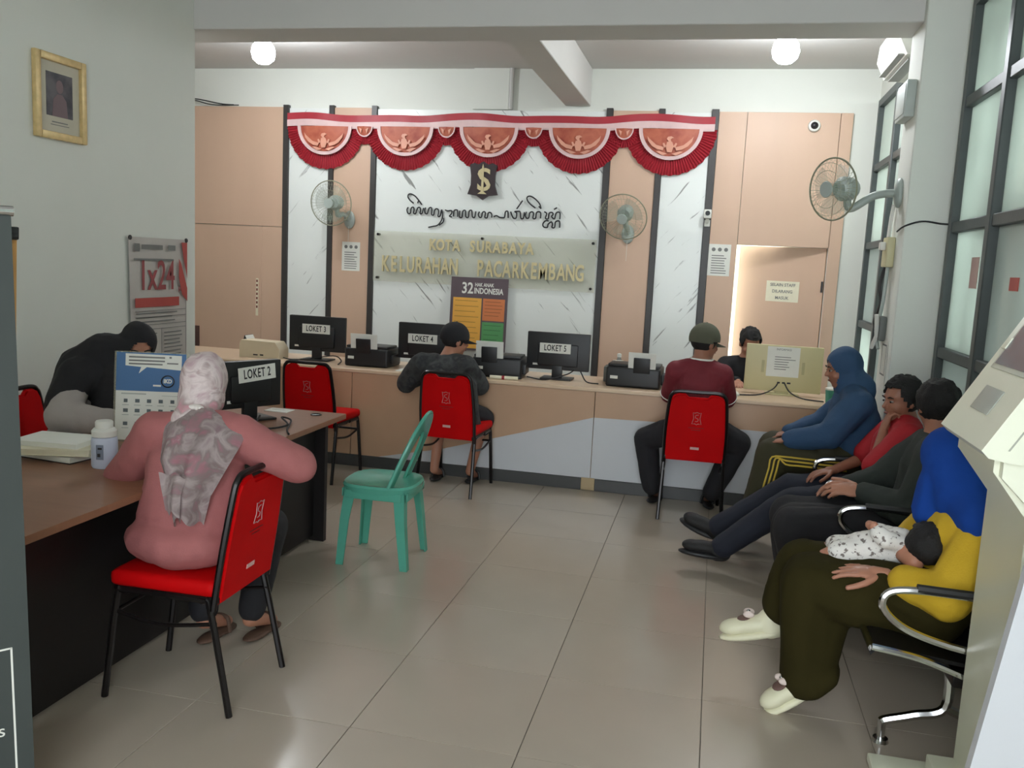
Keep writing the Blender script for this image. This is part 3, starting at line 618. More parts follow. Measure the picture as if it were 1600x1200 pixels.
# ------------------------------------------------------------------ red banquet chairs (local: faces +Y)
def make_chair():
    t = thing('banquet_chair', 'x', 'chair', (0, 0, 0), 0, 'red banquet chairs')
    s = MB(); s.box((-.205, -.19, .425), (.205, .225, .485), .028, seg=3); obj('seat', s, M_red, t)
    obj('seat_frame', MB().box((-.195, -.2, .405), (.195, .21, .428), .006), M_black, t)
    # backrest plane tilted backwards
    tl = math.radians(9); bm0 = frame((0, -.185, .40), (1, 0, 0), (0, -math.sin(tl), math.cos(tl)))
    W0, W1, Hh = .195, .174, .465
    out = [(-W0, 0.0), (W0, 0.0), (W0-.002, .2), (W1+.004, Hh-.06), (W1-.012, Hh-.022), (W1-.05, Hh-.004), (.085, Hh-.004), (.06, Hh-.028), (-.06, Hh-.028), (-.085, Hh-.004), (-W1+.05, Hh-.004), (-W1+.012, Hh-.022), (-W1-.004, Hh-.06), (-W0+.002, .2)]
    p = MB(); p.prism([bm0 @ V((x*.985, y, -.018)) for x, y in out], bm0.to_3x3() @ V((0, 0, 1)), .036)
    bmesh.ops.bevel(p.bm, geom=[e for e in p.bm.edges if e.calc_face_angle(0) > 1.2], offset=.01, segments=2, affect='EDGES')
    obj('backrest', p, M_red, t)
    path = [(-W0, -.02), (-W0, .2), (-W1-.006, Hh-.06), (-W1+.008, Hh-.014), (-W1+.045, Hh+.006), (0, Hh+.006), (W1-.045, Hh+.006), (W1-.008, Hh-.014), (W1+.006, Hh-.06), (W0, .2), (W0, -.02)]
    obj('back_frame', MB().tube(smoothpath([bm0 @ V((x, y, 0)) for x, y in path], 4), .0125, 8), M_black, t)
    for sx in (-1, 1):
        obj('leg', MB().tube(smoothpath([(sx*.19, .05, .412), (sx*.19, .17, .41), (sx*.193, .2, .38), (sx*.2, .25, 0)], 4), .0125, 8), M_black, t)
        obj('leg', MB().tube(smoothpath([(sx*.19, .0, .412), (sx*.19, -.14, .41), (sx*.193, -.17, .38), (sx*.205, -.25, 0)], 4), .0125, 8), M_black, t)
        obj('stretcher', MB().tube(smoothpath([(sx*.19, .205, .33), (sx*.188, .03, .30), (sx*.19, -.19, .33)], 4), .008, 6), M_black, t)
    obj('stretcher', MB().cyl((-.19, .205, .33), (.19, .205, .33), .008), M_black, t)
    # shield outline and maker's label on the back
    bb = bm0 @ Matrix.Translation((0, 0, .0182))
    sh = [(-.026, .04), (-.014, .036), (0, .042), (.014, .036), (.026, .04), (.02, 0), (.03, -.038), (.01, -.036), (0, -.042), (-.01, -.036), (-.03, -.038), (-.02, 0)]
    obj('shield_print', MB().tube([bb @ V((x, y+.30, .001)) for x, y in sh], .0016, 4, True).tube(smoothpath([bb @ V(q) for q in ((.01, .325, .001), (-.008, .32, .001), (-.008, .305, .001), (.008, .297, .001), (.006, .282, .001), (-.01, .28, .001))]), .0014, 4), mat('grey_print', (176, 150, 148), .5), t)
    obj('back_label', MB().box((-.028, .085, 0), (.028, .102, .0015), mtx=bb), mat('pale_label', (214, 170, 165), .5), t)
    lines(bb, [(-.05, .05, .235, .004), (-.03, .03, .22, .004)], mat('dark_red_print', (110, 14, 16), .6), t, False, .0005, name='caption_print')
    return t
ch0 = make_chair(); CH = []
for (x, y, rz, lab) in ((-1.81, 2.845, math.radians(91), 'red banquet chair under the woman in the pink top, nearest the camera'),
                        (-2.76, 5.97, math.radians(-2), 'empty red banquet chair in front of the LOKET 3 monitor'),
                        (-1.735, 6.0, math.radians(-3), 'red banquet chair under the man in the black cap and dark jacket'),
                        (-.065, 6.02, math.radians(2), 'red banquet chair under the man in the maroon polo shirt'),
                        (.82, 5.40, math.radians(80), 'red banquet chair under the person in the blue hooded jacket'),
                        (-3.22, 3.80, math.radians(-90), 'dark red chair of the clerk in the black veil behind the desk')):
    c = ch0 if not CH else copytree(ch0)
    c.location = (x, y, 0); c.rotation_euler = (0, 0, rz); c['label'] = lab; CH.append(c)
# ------------------------------------------------------------------ green plastic chair (faces -X)
t = thing('plastic_chair', 'translucent green plastic chair standing alone mid floor', 'chair', (-1.675, 4.42, 0), math.radians(92))
seatp = lambda u, v: None
s = MB()
def sq(a, r=.2, n=3.2):
    c, q = math.cos(a), math.sin(a); k = (abs(c)**n+abs(q)**n)**(-1/n); return V((r*k*c, r*k*q, 0))
rings = []
for r, z in ((0.02, .425), (.1, .427), (.165, .435), (.195, .442), (.203, .43), (.195, .40), (.188, .40), (.19, .428), (.1, .42), (.02, .418)):
    rings.append([s.bm.verts.new(sq(2*math.pi*k/36, r)+V((0, 0, z))) for k in range(36)])
for i in range(len(rings)-1):
    for k in range(36): s.bm.faces.new((rings[i][k], rings[i][(k+1) % 36], rings[i+1][(k+1) % 36], rings[i+1][k]))
s.bm.faces.new(rings[0]); s.bm.faces.new(rings[-1][::-1])
obj('seat', s, M_green, t)
for sx in (-1, 1):
    for sy in (-1, 1):
        l = MB()
        A, B = V((sx*.15, sy*.155, .42)), V((sx*.185, sy*.185+(-.01 if sy < 0 else 0), 0))
        M1 = V((sx*.175, sy*.17, .25))
        def sec(p, w_): return [p+V(q) for q in ((-sx*w_, sy*.008, 0), (sx*.008, sy*.008, 0), (sx*.008, -sy*w_, 0), (sx*0.0, -sy*w_, 0), (0, 0, 0), (-sx*w_, 0, 0))]
        S = [[l.bm.verts.new(q) for q in sec(p, w_)] for p, w_ in ((A, .07), (A*.7+M1*.3, .05), (M1, .042), (B, .032))]
        for i in range(3):
            for k in range(6): l.bm.faces.new((S[i][k], S[i][(k+1) % 6], S[i+1][(k+1) % 6], S[i+1][k]))
        l.bm.faces.new(S[0]); l.bm.faces.new(S[-1][::-1])
        obj('leg', l, M_green, t)
for a, b in (((-.15, -.178), (.15, -.178)), ((-.15, .178), (.15, .178)), ((-.178, -.15), (-.178, .15)), ((.178, -.15), (.178, .15))):
    obj('apron', MB().box((min(a[0], b[0])-.004, min(a[1], b[1])-.004, .365), (max(a[0], b[0])+.004, max(a[1], b[1])+.004, .41), .003), M_green, t)
def arch(w, h, lean):   # backrest outline in local coords, leaning to -Y
    pts = []
    for k in range(25):
        a = math.pi*k/24; x = math.cos(a)*w*(1-.12*math.sin(a)); z = .42+h*(math.sin(a)**.55)
        pts.append(V((x, -.085-lean*((z-.42)/h), z)))
    return pts
ao, ai = arch(.185, .405, .165), arch(.098, .30, .125)
g = MB()
for P_, Q_, dy in ((ao, ai, 0),):
    A = [g.bm.verts.new(p) for p in P_]; B = [g.bm.verts.new(p) for p in Q_]; A2 = [g.bm.verts.new(p+V((0, .016, 0))) for p in P_]; B2 = [g.bm.verts.new(p+V((0, .016, 0))) for p in Q_]
    for i in range(24):
        g.bm.faces.new((A[i], A[i+1], B[i+1], B[i])); g.bm.faces.new((A2[i], B2[i], B2[i+1], A2[i+1])); g.bm.faces.new((A[i], A2[i], A2[i+1], A[i+1])); g.bm.faces.new((B[i], B[i+1], B2[i+1], B2[i]))
obj('back_frame', g, M_green, t)
obj('back_rim', MB().tube([p+V((0, .008, 0)) for p in ao], .010, 8), M_green, t)
# ------------------------------------------------------------------ desk with its things
DZ = .74
t = thing('office_desk', 'long brown topped desk with black panels along the left wall', 'desk', (-2.42, 3.4, 0))
obj('desktop', MB().box((-2.86, 1.95, DZ-.03), (-1.99, 4.62, DZ), .006, seg=2), M_wood, t, True)
obj('front_panel', MB().box((-2.17, 2.05, .03), (-2.145, 4.54, DZ-.03)), M_dkdesk, t, True)
obj('side_panel', MB().box((-2.80, 4.54, 0), (-2.08, 4.575, DZ-.03)), M_dkdesk, t, True)
obj('side_panel', MB().box((-2.80, 2.0, 0), (-2.08, 2.035, DZ-.03)), M_dkdesk, t, True)
obj('side_panel', MB().box((-2.80, 3.25, 0), (-2.18, 3.285, DZ-.03)), M_dkdesk, t, True)
def monitor(lab, loc, rz, sign, wd=.485, ht=.285, tiltsign=0, sgx=0, sgz=.04, sw=.24, sh=.075, group='counter monitors', lift=.075, sc=1.0):
    t = thing('monitor', lab, 'monitor', loc, rz, group)     # back faces -Y
    p = obj('display', MB().box((-wd/2, -.02, lift), (wd/2, .02, lift+ht), .006), M_bplastic, t)
    obj('back_bulge', MB().box((-wd*.32, -.035, lift+.03), (wd*.32, -.018, lift+ht*.7), .012), M_bplastic, p)
    obj('screen', MB().box((-wd/2+.012, .0195, lift+.02), (wd/2-.012, .0212, lift+ht-.012)), mat('screen_glass', (20, 24, 30), .15), p)
    obj('neck', MB().box((-.04, -.03, .008), (.04, .005, lift+.05), .008), M_bplastic, t)
    obj('stand_base', MB().box((-.12, -.09, 0), (.12, .09, .012), .005), M_bplastic, t)
    obj('logo_print', MB().box((-wd/2+.05, -.0215, lift+.03), (-wd/2+.11, -.0200, lift+.045)), M_paper, p)
    sm_ = Matrix.Translation((sgx, -.0365, lift+ht/2+sgz)) @ Matrix.Rotation(tiltsign, 4, 'Y') @ frame((0, 0, 0), (1, 0, 0), (0, 0, 1))
    q = obj('paper_label', MB().box((-sw/2, -sh/2, 0), (sw/2, sh/2, .0015), mtx=sm_), M_paper, t)
    obj('label_print', text(sign, sh*.86, .0005, sm_ @ Matrix.Translation((0, 0, .002)), sw*.86/(sh*.86*4.9), bold=.0012, space=1.1), M_ink, q)
    return t
monitor('black monitor from behind with a paper label LOKET 2 on the desk', (-2.38, 4.22, DZ), math.radians(60), 'LOKET 2', .37, .25, math.radians(-5), .03, .06, .22, .08, lift=.065)
monitor('black monitor from behind with a label LOKET 3, behind the empty red chair', (-3.135, 6.66, CT), math.radians(1), 'LOKET 3')
monitor('black monitor from behind with a label LOKET 4, half hidden by the capped man', (-2.19, 6.66, CT), math.radians(1), 'LOKET 4', sgx=-.035, sgz=.02)
monitor('black monitor from behind with a label LOKET 5, standing clear right of the tall poster', (-1.14, 6.66, CT), math.radians(0), 'LOKET 5', sgx=-.02, sgz=.025, lift=.07)
def printer(lab, loc, rz, wd, ht, dp, pw, ph, px=0):
    t = thing('printer', lab, 'printer', loc, rz, 'desktop printers')
    obj('body', MB().box((-wd/2, -dp/2, 0), (wd/2, dp/2, ht), .018, seg=3), M_bplastic, t)
    obj('scanner_lid', MB().box((-wd/2+.01, -dp/2+.01, ht), (wd/2-.01, dp/2-.06, ht+.02), .008), M_bplastic, t)
    obj('rear_tray', MB().box((px-.06, -dp/2+.005, ht-.02), (px+.06, -dp/2+.02, ht+ph*.72), .004, mtx=Matrix.Translation((0, 0, 0)) @ Matrix.Rotation(.12, 4, 'X')), M_bplastic, t)
    obj('paper_stack', MB().box((px-pw/2, -dp/2+.024, ht), (px+pw/2, -dp/2+.03, ht+ph), mtx=Matrix.Rotation(.12, 4, 'X')), M_paper, t)
    obj('back_sticker', MB().box((-wd*.42, -dp/2-.001, ht*.4), (-wd*.28, -dp/2, ht*.55)), M_paper, t)
    obj('ink_tank', MB().box((wd/2-.001, -dp*.3, .03), (wd/2+.025, dp*.25, ht*.7), .006), M_bplastic, t)
    return t
printer('black printer with paper in its tray between the LOKET 3 and LOKET 4 monitors', (-2.64, 6.63, CT), 0, .36, .145, .30, .22, .13, -.02)
printer('black printer with tall white paper between the LOKET 4 and LOKET 5 monitors', (-1.58, 6.60, CT), .06, .38, .15, .30, .21, .14, -.06)
printer('dark grey printer with printed sheets on top right of the LOKET 5 monitor', (-.54, 6.62, CT), -.03, .40, .15, .30, .20, .13, .06)
t = thing('receipt_printer', 'small grey printer box beside the dark grey printer', 'printer', (-.70, 6.78, CT))
obj('body', MB().box((-.09, -.08, 0), (.09, .08, .12), .012), mat('grey_plastic', (92, 92, 88), .5), t)
obj('paper_roll', MB().cyl((-.03, 0, .135), (.05, 0, .135), .03), M_wplastic, t)
t = thing('tissue_box', 'white covered box on the left end of the counter', 'box', (-3.57, 6.58, CT))
obj('body', MB().prism([(-.185, -.07, 0), (.17, -.07, 0), (.17, -.07, .08), (.13, -.07, .135), (-.17, -.07, .14), (-.185, -.07, .11)], (0, 1, 0), .16), mat('cream_cloth', (214, 200, 172), .7, var=.05), t)
obj('slot', MB().box((-.06, -.072, .02), (-.02, -.07, .03)).box((.0, -.072, .02), (.03, -.07, .032)), M_bplastic, t)
t = thing('desk_calendar', 'dark tent calendar with white pages beside the white box on the counter', 'calendar', (-3.75, 6.65, CT))
obj('stand', MB().prism([(-.04, -.07, 0), (.09, -.07, 0), (.0, -.07, .17)], (0, 1, 0), .004).prism([(-.04, .06, 0), (.09, .06, 0), (.0, .06, .17)], (0, 1, 0), .004).prism([(-.04, -.07, 0), (-.036, -.07, 0), (.004, -.07, .17), (0, -.07, .17)], (0, 1, 0), .13), M_ink, t)
obj('page', MB().prism([(.088, -.066, 0), (.092, -.066, 0), (.006, -.066, .168), (.002, -.066, .168)], (0, 1, 0), .125), M_paper, t)
# right end of the counter
t = thing('cream_monitor', 'cream back of a large monitor with a white sheet taped on it', 'monitor', (.53, 6.75, CT))
p = obj('housing', MB().box((-.275, -.02, .025), (.27, .02, .365), .006), M_creamp, t)
obj('neck', MB().box((-.05, -.01, .005), (.05, .03, .05), .006), M_creamp, t)
obj('stand_base', MB().box((-.12, -.06, 0), (.12, .09, .01), .004), M_creamp, t)
cmx = frame((0, -.021, 0), (1, 0, 0), (0, 0, 1))
q = obj('paper_sheet', MB().box((-.125, .135, 0), (.105, .355, .0015), mtx=cmx), M_paper, p)
obj('sheet_title', text('INFORMASI', .022, .0004, cmx @ Matrix.Translation((-.01, .335, .002)), .95), M_grey_ink, q)
lines(cmx, para(-.07, .08, .28, .19, 6, .005, .5), M_grey_ink, q, False, .0015)
obj('port', MB().box((-.04, .085, 0), (-.02, .097, .003), mtx=cmx).box((-.005, .085, 0), (.012, .097, .003), mtx=cmx).box((.03, .085, 0), (.055, .097, .003), mtx=cmx), M_bplastic, p)
obj('vent_print', MB().box((-.16, .16, 0), (-.14, .25, .001), mtx=cmx).box((.125, .16, 0), (.145, .25, .001), mtx=cmx), mat('cream_shade', (178, 170, 128), .5), p)
def cable(lab, pts, r=.005, m=M_ink):
    t = thing('cable', lab, 'cable', pts[0]); obj('strand', MB().tube(smoothpath(pts, 6), r, 6), m, t, True); return t
cable('black power cable from the cream monitor to the left across the counter', [(.50, 6.722, .86), (.46, 6.68, .81), (.36, 6.6, CT+.008), (.2, 6.52, CT+.006), (.08, 6.5, CT+.006)])
cable('black signal cable from the cream monitor down to the counter edge', [(.54, 6.722, .86), (.58, 6.66, .80), (.66, 6.56, CT+.008), (.80, 6.50, CT+.006)])
cable('black cable coiled under the LOKET 3 monitor', [(-3.42, 6.60, CT+.01), (-3.3, 6.52, CT+.008), (-3.2, 6.6, CT+.01), (-2.98, 6.62, CT+.05), (-2.9, 6.6, CT+.02), (-2.86, 6.45, CT+.006)])
cable('black cable trailing under the LOKET 5 monitor', [(-1.36, 6.58, CT+.01), (-1.2, 6.5, CT+.008), (-1.05, 6.6, CT+.05), (-.98, 6.66, CT+.09), (-.9, 6.56, CT+.01), (-.8, 6.5, CT+.008)])
for lab, x, y, rz, m in (('white mouse on the counter beside the cream monitor', .19, 6.52, .2, M_wplastic), ('dark mouse on the counter left of the LOKET 5 monitor', -1.42, 6.50, .5, M_bplastic)):
    t = thing('computer_mouse', lab, 'mouse', (x, y, CT), rz)
    b = MB(); b.ell((0, 0, .004), (.032, .055, .028)); bmesh.ops.bisect_plane(b.bm, geom=b.bm.verts[:]+b.bm.edges[:]+b.bm.faces[:], plane_co=(0, 0, 0), plane_no=(0, 0, -1), clear_outer=True); bmesh.ops.holes_fill(b.bm, edges=b.bm.edges[:])
    obj('shell', b, m, t); obj('scroll_wheel', MB().cyl((-.004, .03, .025), (.004, .03, .025), .008), M_grey_ink, t)
t = thing('green_cup', 'translucent green cup with papers at the right end of the counter', 'cup', (.84, 6.45, CT))
obj('cup', MB().lathe([(.034, 0), (.042, .10), (.040, .10), (.032, .006)]), M_green, t)
obj('lid', MB().lathe([(.043, .10), (.043, .112), (.02, .118)]), M_wplastic, t)
t = thing('paper_pile', 'loose white sheets on the counter under the dark jacketed arm', 'papers', (-2.23, 6.42, CT))
obj('sheet', MB().box((-.12, -.05, 0), (.1, .1, .006)), M_paper, t); obj('sheet', MB().box((-.08, -.06, .006), (.12, .08, .010), mtx=Matrix.Rotation(.2, 4, 'Z')), M_paperd, t)
t = thing('document_roll', 'pale rolled document on the counter below the tall paper printer', 'paper roll', (-1.5, 6.37, CT))
obj('roll', MB().cyl((-.1, 0, .014), (.11, .02, .014), .014), M_paperd, t); obj('band', MB().cyl((-.01, .009, .014), (.01, .011, .014), .0148), M_redcloth, t)
t = thing('pump_bottle', 'small clear bottle with a white cap behind the receipt printer', 'bottle', (-.70, 6.93, CT))
obj('bottle', MB().lathe([(.03, 0), (.032, .02), (.032, .13), (.015, .165), (.013, .18)]), M_clear, t)
obj('cap', MB().lathe([(.017, .175), (.017, .20), (.006, .205)]), M_wplastic, t)
# things on the desk
t = thing('pill_bottle', 'white plastic jar with a stepped lid on the desk beside the papers', 'jar', (-2.35, 3.04, DZ))
obj('jar', MB().lathe([(.046, 0), (.05, .008), (.05, .11), (.047, .125)]), mat('blue_white_plastic', (196, 204, 222), .4, var=.03), t)
obj('lid', MB().lathe([(.047, .127), (.048, .15), (.04, .16), (.034, .162), (.034, .185), (.03, .19)]), M_wplastic, t)
lm = frame((-2.335, 2.9895, DZ+.07), (1, .25, 0), (0, 0, 1))
q = obj('label_panel', MB().box((-.013, -.03, 0), (.016, .03, .001), mtx=lm), mat('label_grey', (120, 128, 146), .6), t, True)
lines(lm, [(-.006, .01, .015, .008), (-.008, .004, -.012, .014)], M_ink, q, False, .001)
PS = [(-2.64, 3.13, .30, .21, .10, 'topmost white open folder of the pile on the desk', M_paper, .05), (-2.60, 3.10, .30, .21, .30, 'second white folder of the pile on the desk', M_paperd, .03), (-2.62, 3.13, .29, .21, -.12, 'bottom dark edged folder of the pile on the desk', M_paper, .0)]
for x, y, a, b, rz, lab, m, z in PS:
    t = thing('folder', lab, 'folder', (x, y, DZ+z), rz, 'paper folders on the desk')
    obj('cover', MB().box((-a/2, -b/2, 0), (a/2, b/2, .004), .001, seg=1), M_paperd if z else M_ink, t)
    obj('sheets', MB().box((-a/2+.004, -b/2+.004, .004), (a/2-.004, b/2-.002, .026)), m, t)
t = thing('paper_sheets', 'white sheets lying on the desk beside the LOKET 2 monitor', 'papers', (-2.46, 3.98, DZ))
obj('sheet', MB().box((-.1, -.14, 0), (.1, .14, .012), mtx=Matrix.Rotation(.3, 4, 'Z')), M_paper, t); obj('sheet', MB().box((-.09, -.13, .012), (.1, .12, .016), mtx=Matrix.Rotation(-.05, 4, 'Z')), M_paper, t)
t = thing('paper_slip', 'white slip at the far corner of the desk by the monitor', 'papers', (-2.36, 4.53, DZ))
obj('sheet', MB().box((-.07, -.05, 0), (.07, .05, .003)), M_paper, t); obj('print_line', MB().box((-.05, .01, .003), (.03, .016, .0035)), M_grey_ink, t)
t = thing('cable_grommet', 'small dark grommet at the far corner of the desk top', 'grommet', (-2.12, 4.50, DZ))
obj('ring', MB().lathe([(.03, 0), (.032, .004), (.026, .006), (.024, .002)]), M_bplastic, t); obj('cap', MB().cyl((0, 0, 0), (0, 0, .003), .024), M_chrome, t)
cable('black cable looping over the desk edge beside the LOKET 2 monitor', [(-2.30, 4.20, DZ+.03), (-2.24, 4.06, DZ+.012), (-2.15, 4.0, DZ+.008), (-2.1, 4.12, DZ+.01), (-2.2, 4.25, DZ+.02), (-2.12, 4.2, DZ+.02), (-2.05, 4.02, DZ+.008), (-1.995, 3.93, DZ+.006)])
# blue display stand
bs = frame((-2.47, 3.50, DZ), (1, .30, 0), (-.03, .10, 1))
t = thing('display_stand', 'acrylic table stand with a blue and white service poster on the desk', 'display stand', (-2.47, 3.5, DZ))
obj('acrylic_holder', MB().box((-.165, .0, -.006), (.165, .415, -.001), mtx=bs).box((-.165, 0, -.09), (.165, .006, .0), mtx=bs), M_acryl, t, True)
s_ = obj('poster_sheet', MB().box((-.155, .01, 0), (.155, .41, .0015), mtx=bs), M_paper, t, True)
obj('blue_field', MB().box((-.155, .235, .0015), (.155, .41, .002), mtx=bs), mat('poster_blue', (72, 112, 158), .5, var=.05), s_)
obj('speech_bubble', MB().prism([bs @ V(p) for p in ((-.115, .35, .002), (-.045, .345, .002), (-.055, .315, .002), (-.02, .345, .002), (.135, .335, .002), (.135, .402, .002), (-.115, .405, .002))], bs.to_3x3() @ V((0, 0, 1)), .0006), M_paper, s_)
lines(bs, [(-.10, .06, .39, .007), (-.10, .06, .374, .007), (-.10, .05, .359, .007), (.08, .09, .392, .008), (.07, .12, .365, .006)], M_grey_ink, s_, False, .0027, name='bubble_print')
rg = MB()
rg.tube([bs @ V((.075+.028*math.cos(a*math.pi/8), .283+.026*math.sin(a*math.pi/8), .0025)) for a in range(16)], .003, 5, True)
obj('badge_print', rg, M_ink, s_)
obj('badge_letters', text('IKD', .025, .0004, bs @ Matrix.Translation((.075, .283, .003)), .9, bold=.001), M_paper, s_)
lines(bs, [(.01, .045, .262, .008)], M_paper, s_, False, .0021, name='badge_caption')
ic = MB()
for j, yy in enumerate((.19, .145, .085)):
    for i in range(5):
        c = V((-.11+i*.052, yy, .0016)); w_ = .007+.004*random.random()
        ic.box(c+V((-w_, -.008, 0)), c+V((w_, .008, .0006)), .0, mtx=bs)
obj('service_icons', ic, mat('icon_grey', (96, 104, 108), .6), s_)
lines(bs, [(-.13, -.02, .222, .006), (.05, .15, .216, .002)]+[(-.125+i*.052, -.095+i*.052, yy-.02, .003) for yy in (.19, .145, .085) for i in range(5)], mat('faint_grey', (176, 180, 174), .6), s_, False, .0016)
# ------------------------------------------------------------------ waiting bench along the window wall
t = thing('waiting_bench', 'chrome and black steel waiting bench along the window wall', 'bench', (.9, 4.1, 0))
BYS = [3.02, 3.545, 4.07, 4.595, 5.12]
obj('beam', MB().box((.86, 3.02, .32), (.93, 5.12, .37), .006), M_black, t, True)
M_seat = mat('black_perforated_steel', (38, 36, 37), .35, metal=.5, var=.15, scale=40)
prof = [(.60, .40), (.63, .425), (.72, .418), (.90, .40), (.985, .405), (1.03, .44), (1.075, .60), (1.11, .80), (1.13, .83)]
for i in range(4):
    y0, y1 = BYS[i]+.02, BYS[i+1]-.02
    b = MB(); pr = smoothpath([(x, 0, z) for x, z in prof], 3); n = len(pr)
    for dz in (0,):
        A = [b.bm.verts.new((p.x, y0, p.z)) for p in pr]; B = [b.bm.verts.new((p.x, y1, p.z)) for p in pr]
        A2 = [b.bm.verts.new((p.x+.003, y0, p.z-.014)) for p in pr]; B2 = [b.bm.verts.new((p.x+.003, y1, p.z-.014)) for p in pr]
        for k in range(n-1):
            b.bm.faces.new((A[k], A[k+1], B[k+1], B[k])); b.bm.faces.new((A2[k], B2[k], B2[k+1], A2[k+1]))
            b.bm.faces.new((A[k], A2[k], A2[k+1], A[k+1])); b.bm.faces.new((B[k], B[k+1], B2[k+1], B2[k]))
    o = obj('seat_shell', b, M_seat, t, True)
    obj('seat_edge', MB().tube([(.605, y0, .412), (.605, y1, .412)], .012, 8), M_chrome, o)
for i, y in enumerate(BYS):
    a = obj('armrest', MB().tube(smoothpath([(1.02, y, .44), (.84, y, .46), (.70, y, .50), (.625, y, .56), (.63, y, .615), (.70, y, .635), (.86, y, .635), (1.06, y, .62)], 5), .013, 8), M_chrome, t, True)
    obj('arm_pad', MB().tube([(.72, y, .643), (.98, y, .638)], .016, 8), M_bplastic, a)
    obj('arm_support', MB().tube(smoothpath([(.60, y, .425), (.75, y, .405), (.9, y, .36)]), .012, 8), M_chrome, t, True)
for y in (3.21, 4.92):
    lg = obj('leg', MB().tube(smoothpath([(.70, y, .075), (.715, y, .085), (.80, y, .115), (.9, y, .16), (.90, y, .33)], 5), .018, 8).tube(smoothpath([(.9, y, .16), (1.0, y, .12), (1.1, y, .07)], 5), .018, 8), M_chrome, t, True)
    for x in (.70, 1.1): obj('levelling_foot', MB().cyl((x, y, .012), (x, y, .085), .014).cyl((x, y, 0), (x, y, .014), .03, .026), M_chrome, lg)
# ------------------------------------------------------------------ self-service kiosk at the right edge
t = thing('service_kiosk', 'cream self-service kiosk with a tilted screen at the right edge', 'kiosk', (.95, 2.82, 0))
K0, K1 = 2.58, 3.03
hd = [(.735, 1.195), (.755, 1.175), (.81, 1.165), (1.15, 1.165), (1.15, 1.62), (1.02, 1.66), (.985, 1.635)]
h = obj('head', MB().prism([(x, K0, z) for x, z in hd], (0, 1, 0), K1-K0), M_cream, t, True)
sd = V((.985-.735, 0, 1.635-1.195)).normalized()
km = frame((.735, (K0+K1)/2, 1.195), (0, -1, 0), sd)        # x towards the camera side, y up the slope, z out of the screen
obj('screen_bezel', MB().box((-.17, .225, -.002), (.17, .49, .004), .002, mtx=km), mat('kiosk_bezel', (206, 208, 192), .4), h)
obj('screen', MB().box((-.15, .24, .004), (.15, .475, .006), mtx=km), mat('kiosk_screen', (118, 132, 136), .12, var=.15, scale=3), h)
obj('reader_recess', MB().box((-.09, .09, .0), (.08, .17, .003), .002, mtx=km), mat('reader_grey', (176, 180, 170), .4), h)
obj('panel_tab', MB().box((-.19, .29, .0), (-.15, .33, .01), .002, mtx=km), M_cream, h)
obj('side_seam', MB().prism([(.80, K0-.001, 1.2), (.805, K0-.001, 1.2), (1.01, K0-.001, 1.56), (1.005, K0-.001, 1.56)], (0, -1, 0), .001), mat('seam_grey', (170, 172, 156), .5), h)
obj('pedestal', MB().prism([(.785, K0+.05, 1.17), (.785, K0+.05, 1.13), (.885, K0+.05, 1.0), (.885, K0+.05, .05), (1.15, K0+.05, .05), (1.15, K0+.05, 1.17)], (0, 1, 0), K1-K0-.08), M_cream, t, True)
obj('side_cheek', MB().prism([(.80, K0+.02, 1.165), (.80, K0+.02, 1.12), (.93, K0+.02, .99), (1.15, K0+.02, .99), (1.15, K0+.02, 1.165)], (0, 1, 0), .03), M_cream, t, True)
obj('access_panel', MB().prism([(.90, K0+.049, .9), (1.14, K0+.049, .9), (1.14, K0+.049, .2), (.90, K0+.049, .2)], (0, -1, 0), .006), mat('kiosk_panel', (196, 200, 184), .4), t, True)
obj('plinth', MB().box((.80, K0-.02, .03), (1.18, 3.0, .09), .008), M_cream, t, True)
obj('base_plate', MB().box((.63, K0-.05, 0), (1.18, 3.06, .03), .008), M_cream, t, True)
t = thing('white_panel_stand', 'plain white slanted panel leaning beside the kiosk at the lower right edge', 'panel', (1.0, 2.4, 0))
obj('panel', MB().prism([(.70, 2.435, .0), (.83, 2.435, .97), (.845, 2.435, 1.0), (1.20, 2.435, 1.0), (1.20, 2.435, 0)], (0, -1, 0), .035), M_white, t, True)
obj('back_foot', MB().box((.8, 2.30, 0), (1.18, 2.425, .03), .006), M_white, t, True)
# ------------------------------------------------------------------ people
def hframe(c, face, upv=(0, 0, 1)):
    f = V(face).normalized(); s = f.cross(V(upv)).normalized(); u = s.cross(f)
    return Matrix(((s.x, f.x, u.x, c[0]), (s.y, f.y, u.y, c[1]), (s.z, f.z, u.z, c[2]), (0, 0, 0, 1)))   # x right, y face, z up
def add_head(mb, H, k=1.0, ears=True):
    R = H.to_3x3(); P = lambda *p: H @ (V(p)*k); r = lambda *p: tuple(x*k for x in p)
    mb.ell(P(0, -.008, .028), r(.074, .092, .084), R); mb.ell(P(0, .02, -.03), r(.060, .068, .082), R)
    mb.ell(P(0, .05, -.088), r(.032, .030, .026), R); mb.cap(P(0, .086, .004), .009*k, P(0, .104, -.024), .013*k, 8)
    mb.ell(P(0, .074, .022), r(.050, .018, .012), R)
    for sx in (-1, 1):
        if ears: mb.ell(P(sx*.074, -.004, -.01), r(.011, .020, .032), R)
        mb.ell(P(sx*.034, .058, -.032), r(.026, .026, .024), R)
    mb.ell(P(0, .080, -.058), r(.024, .012, .012), R)
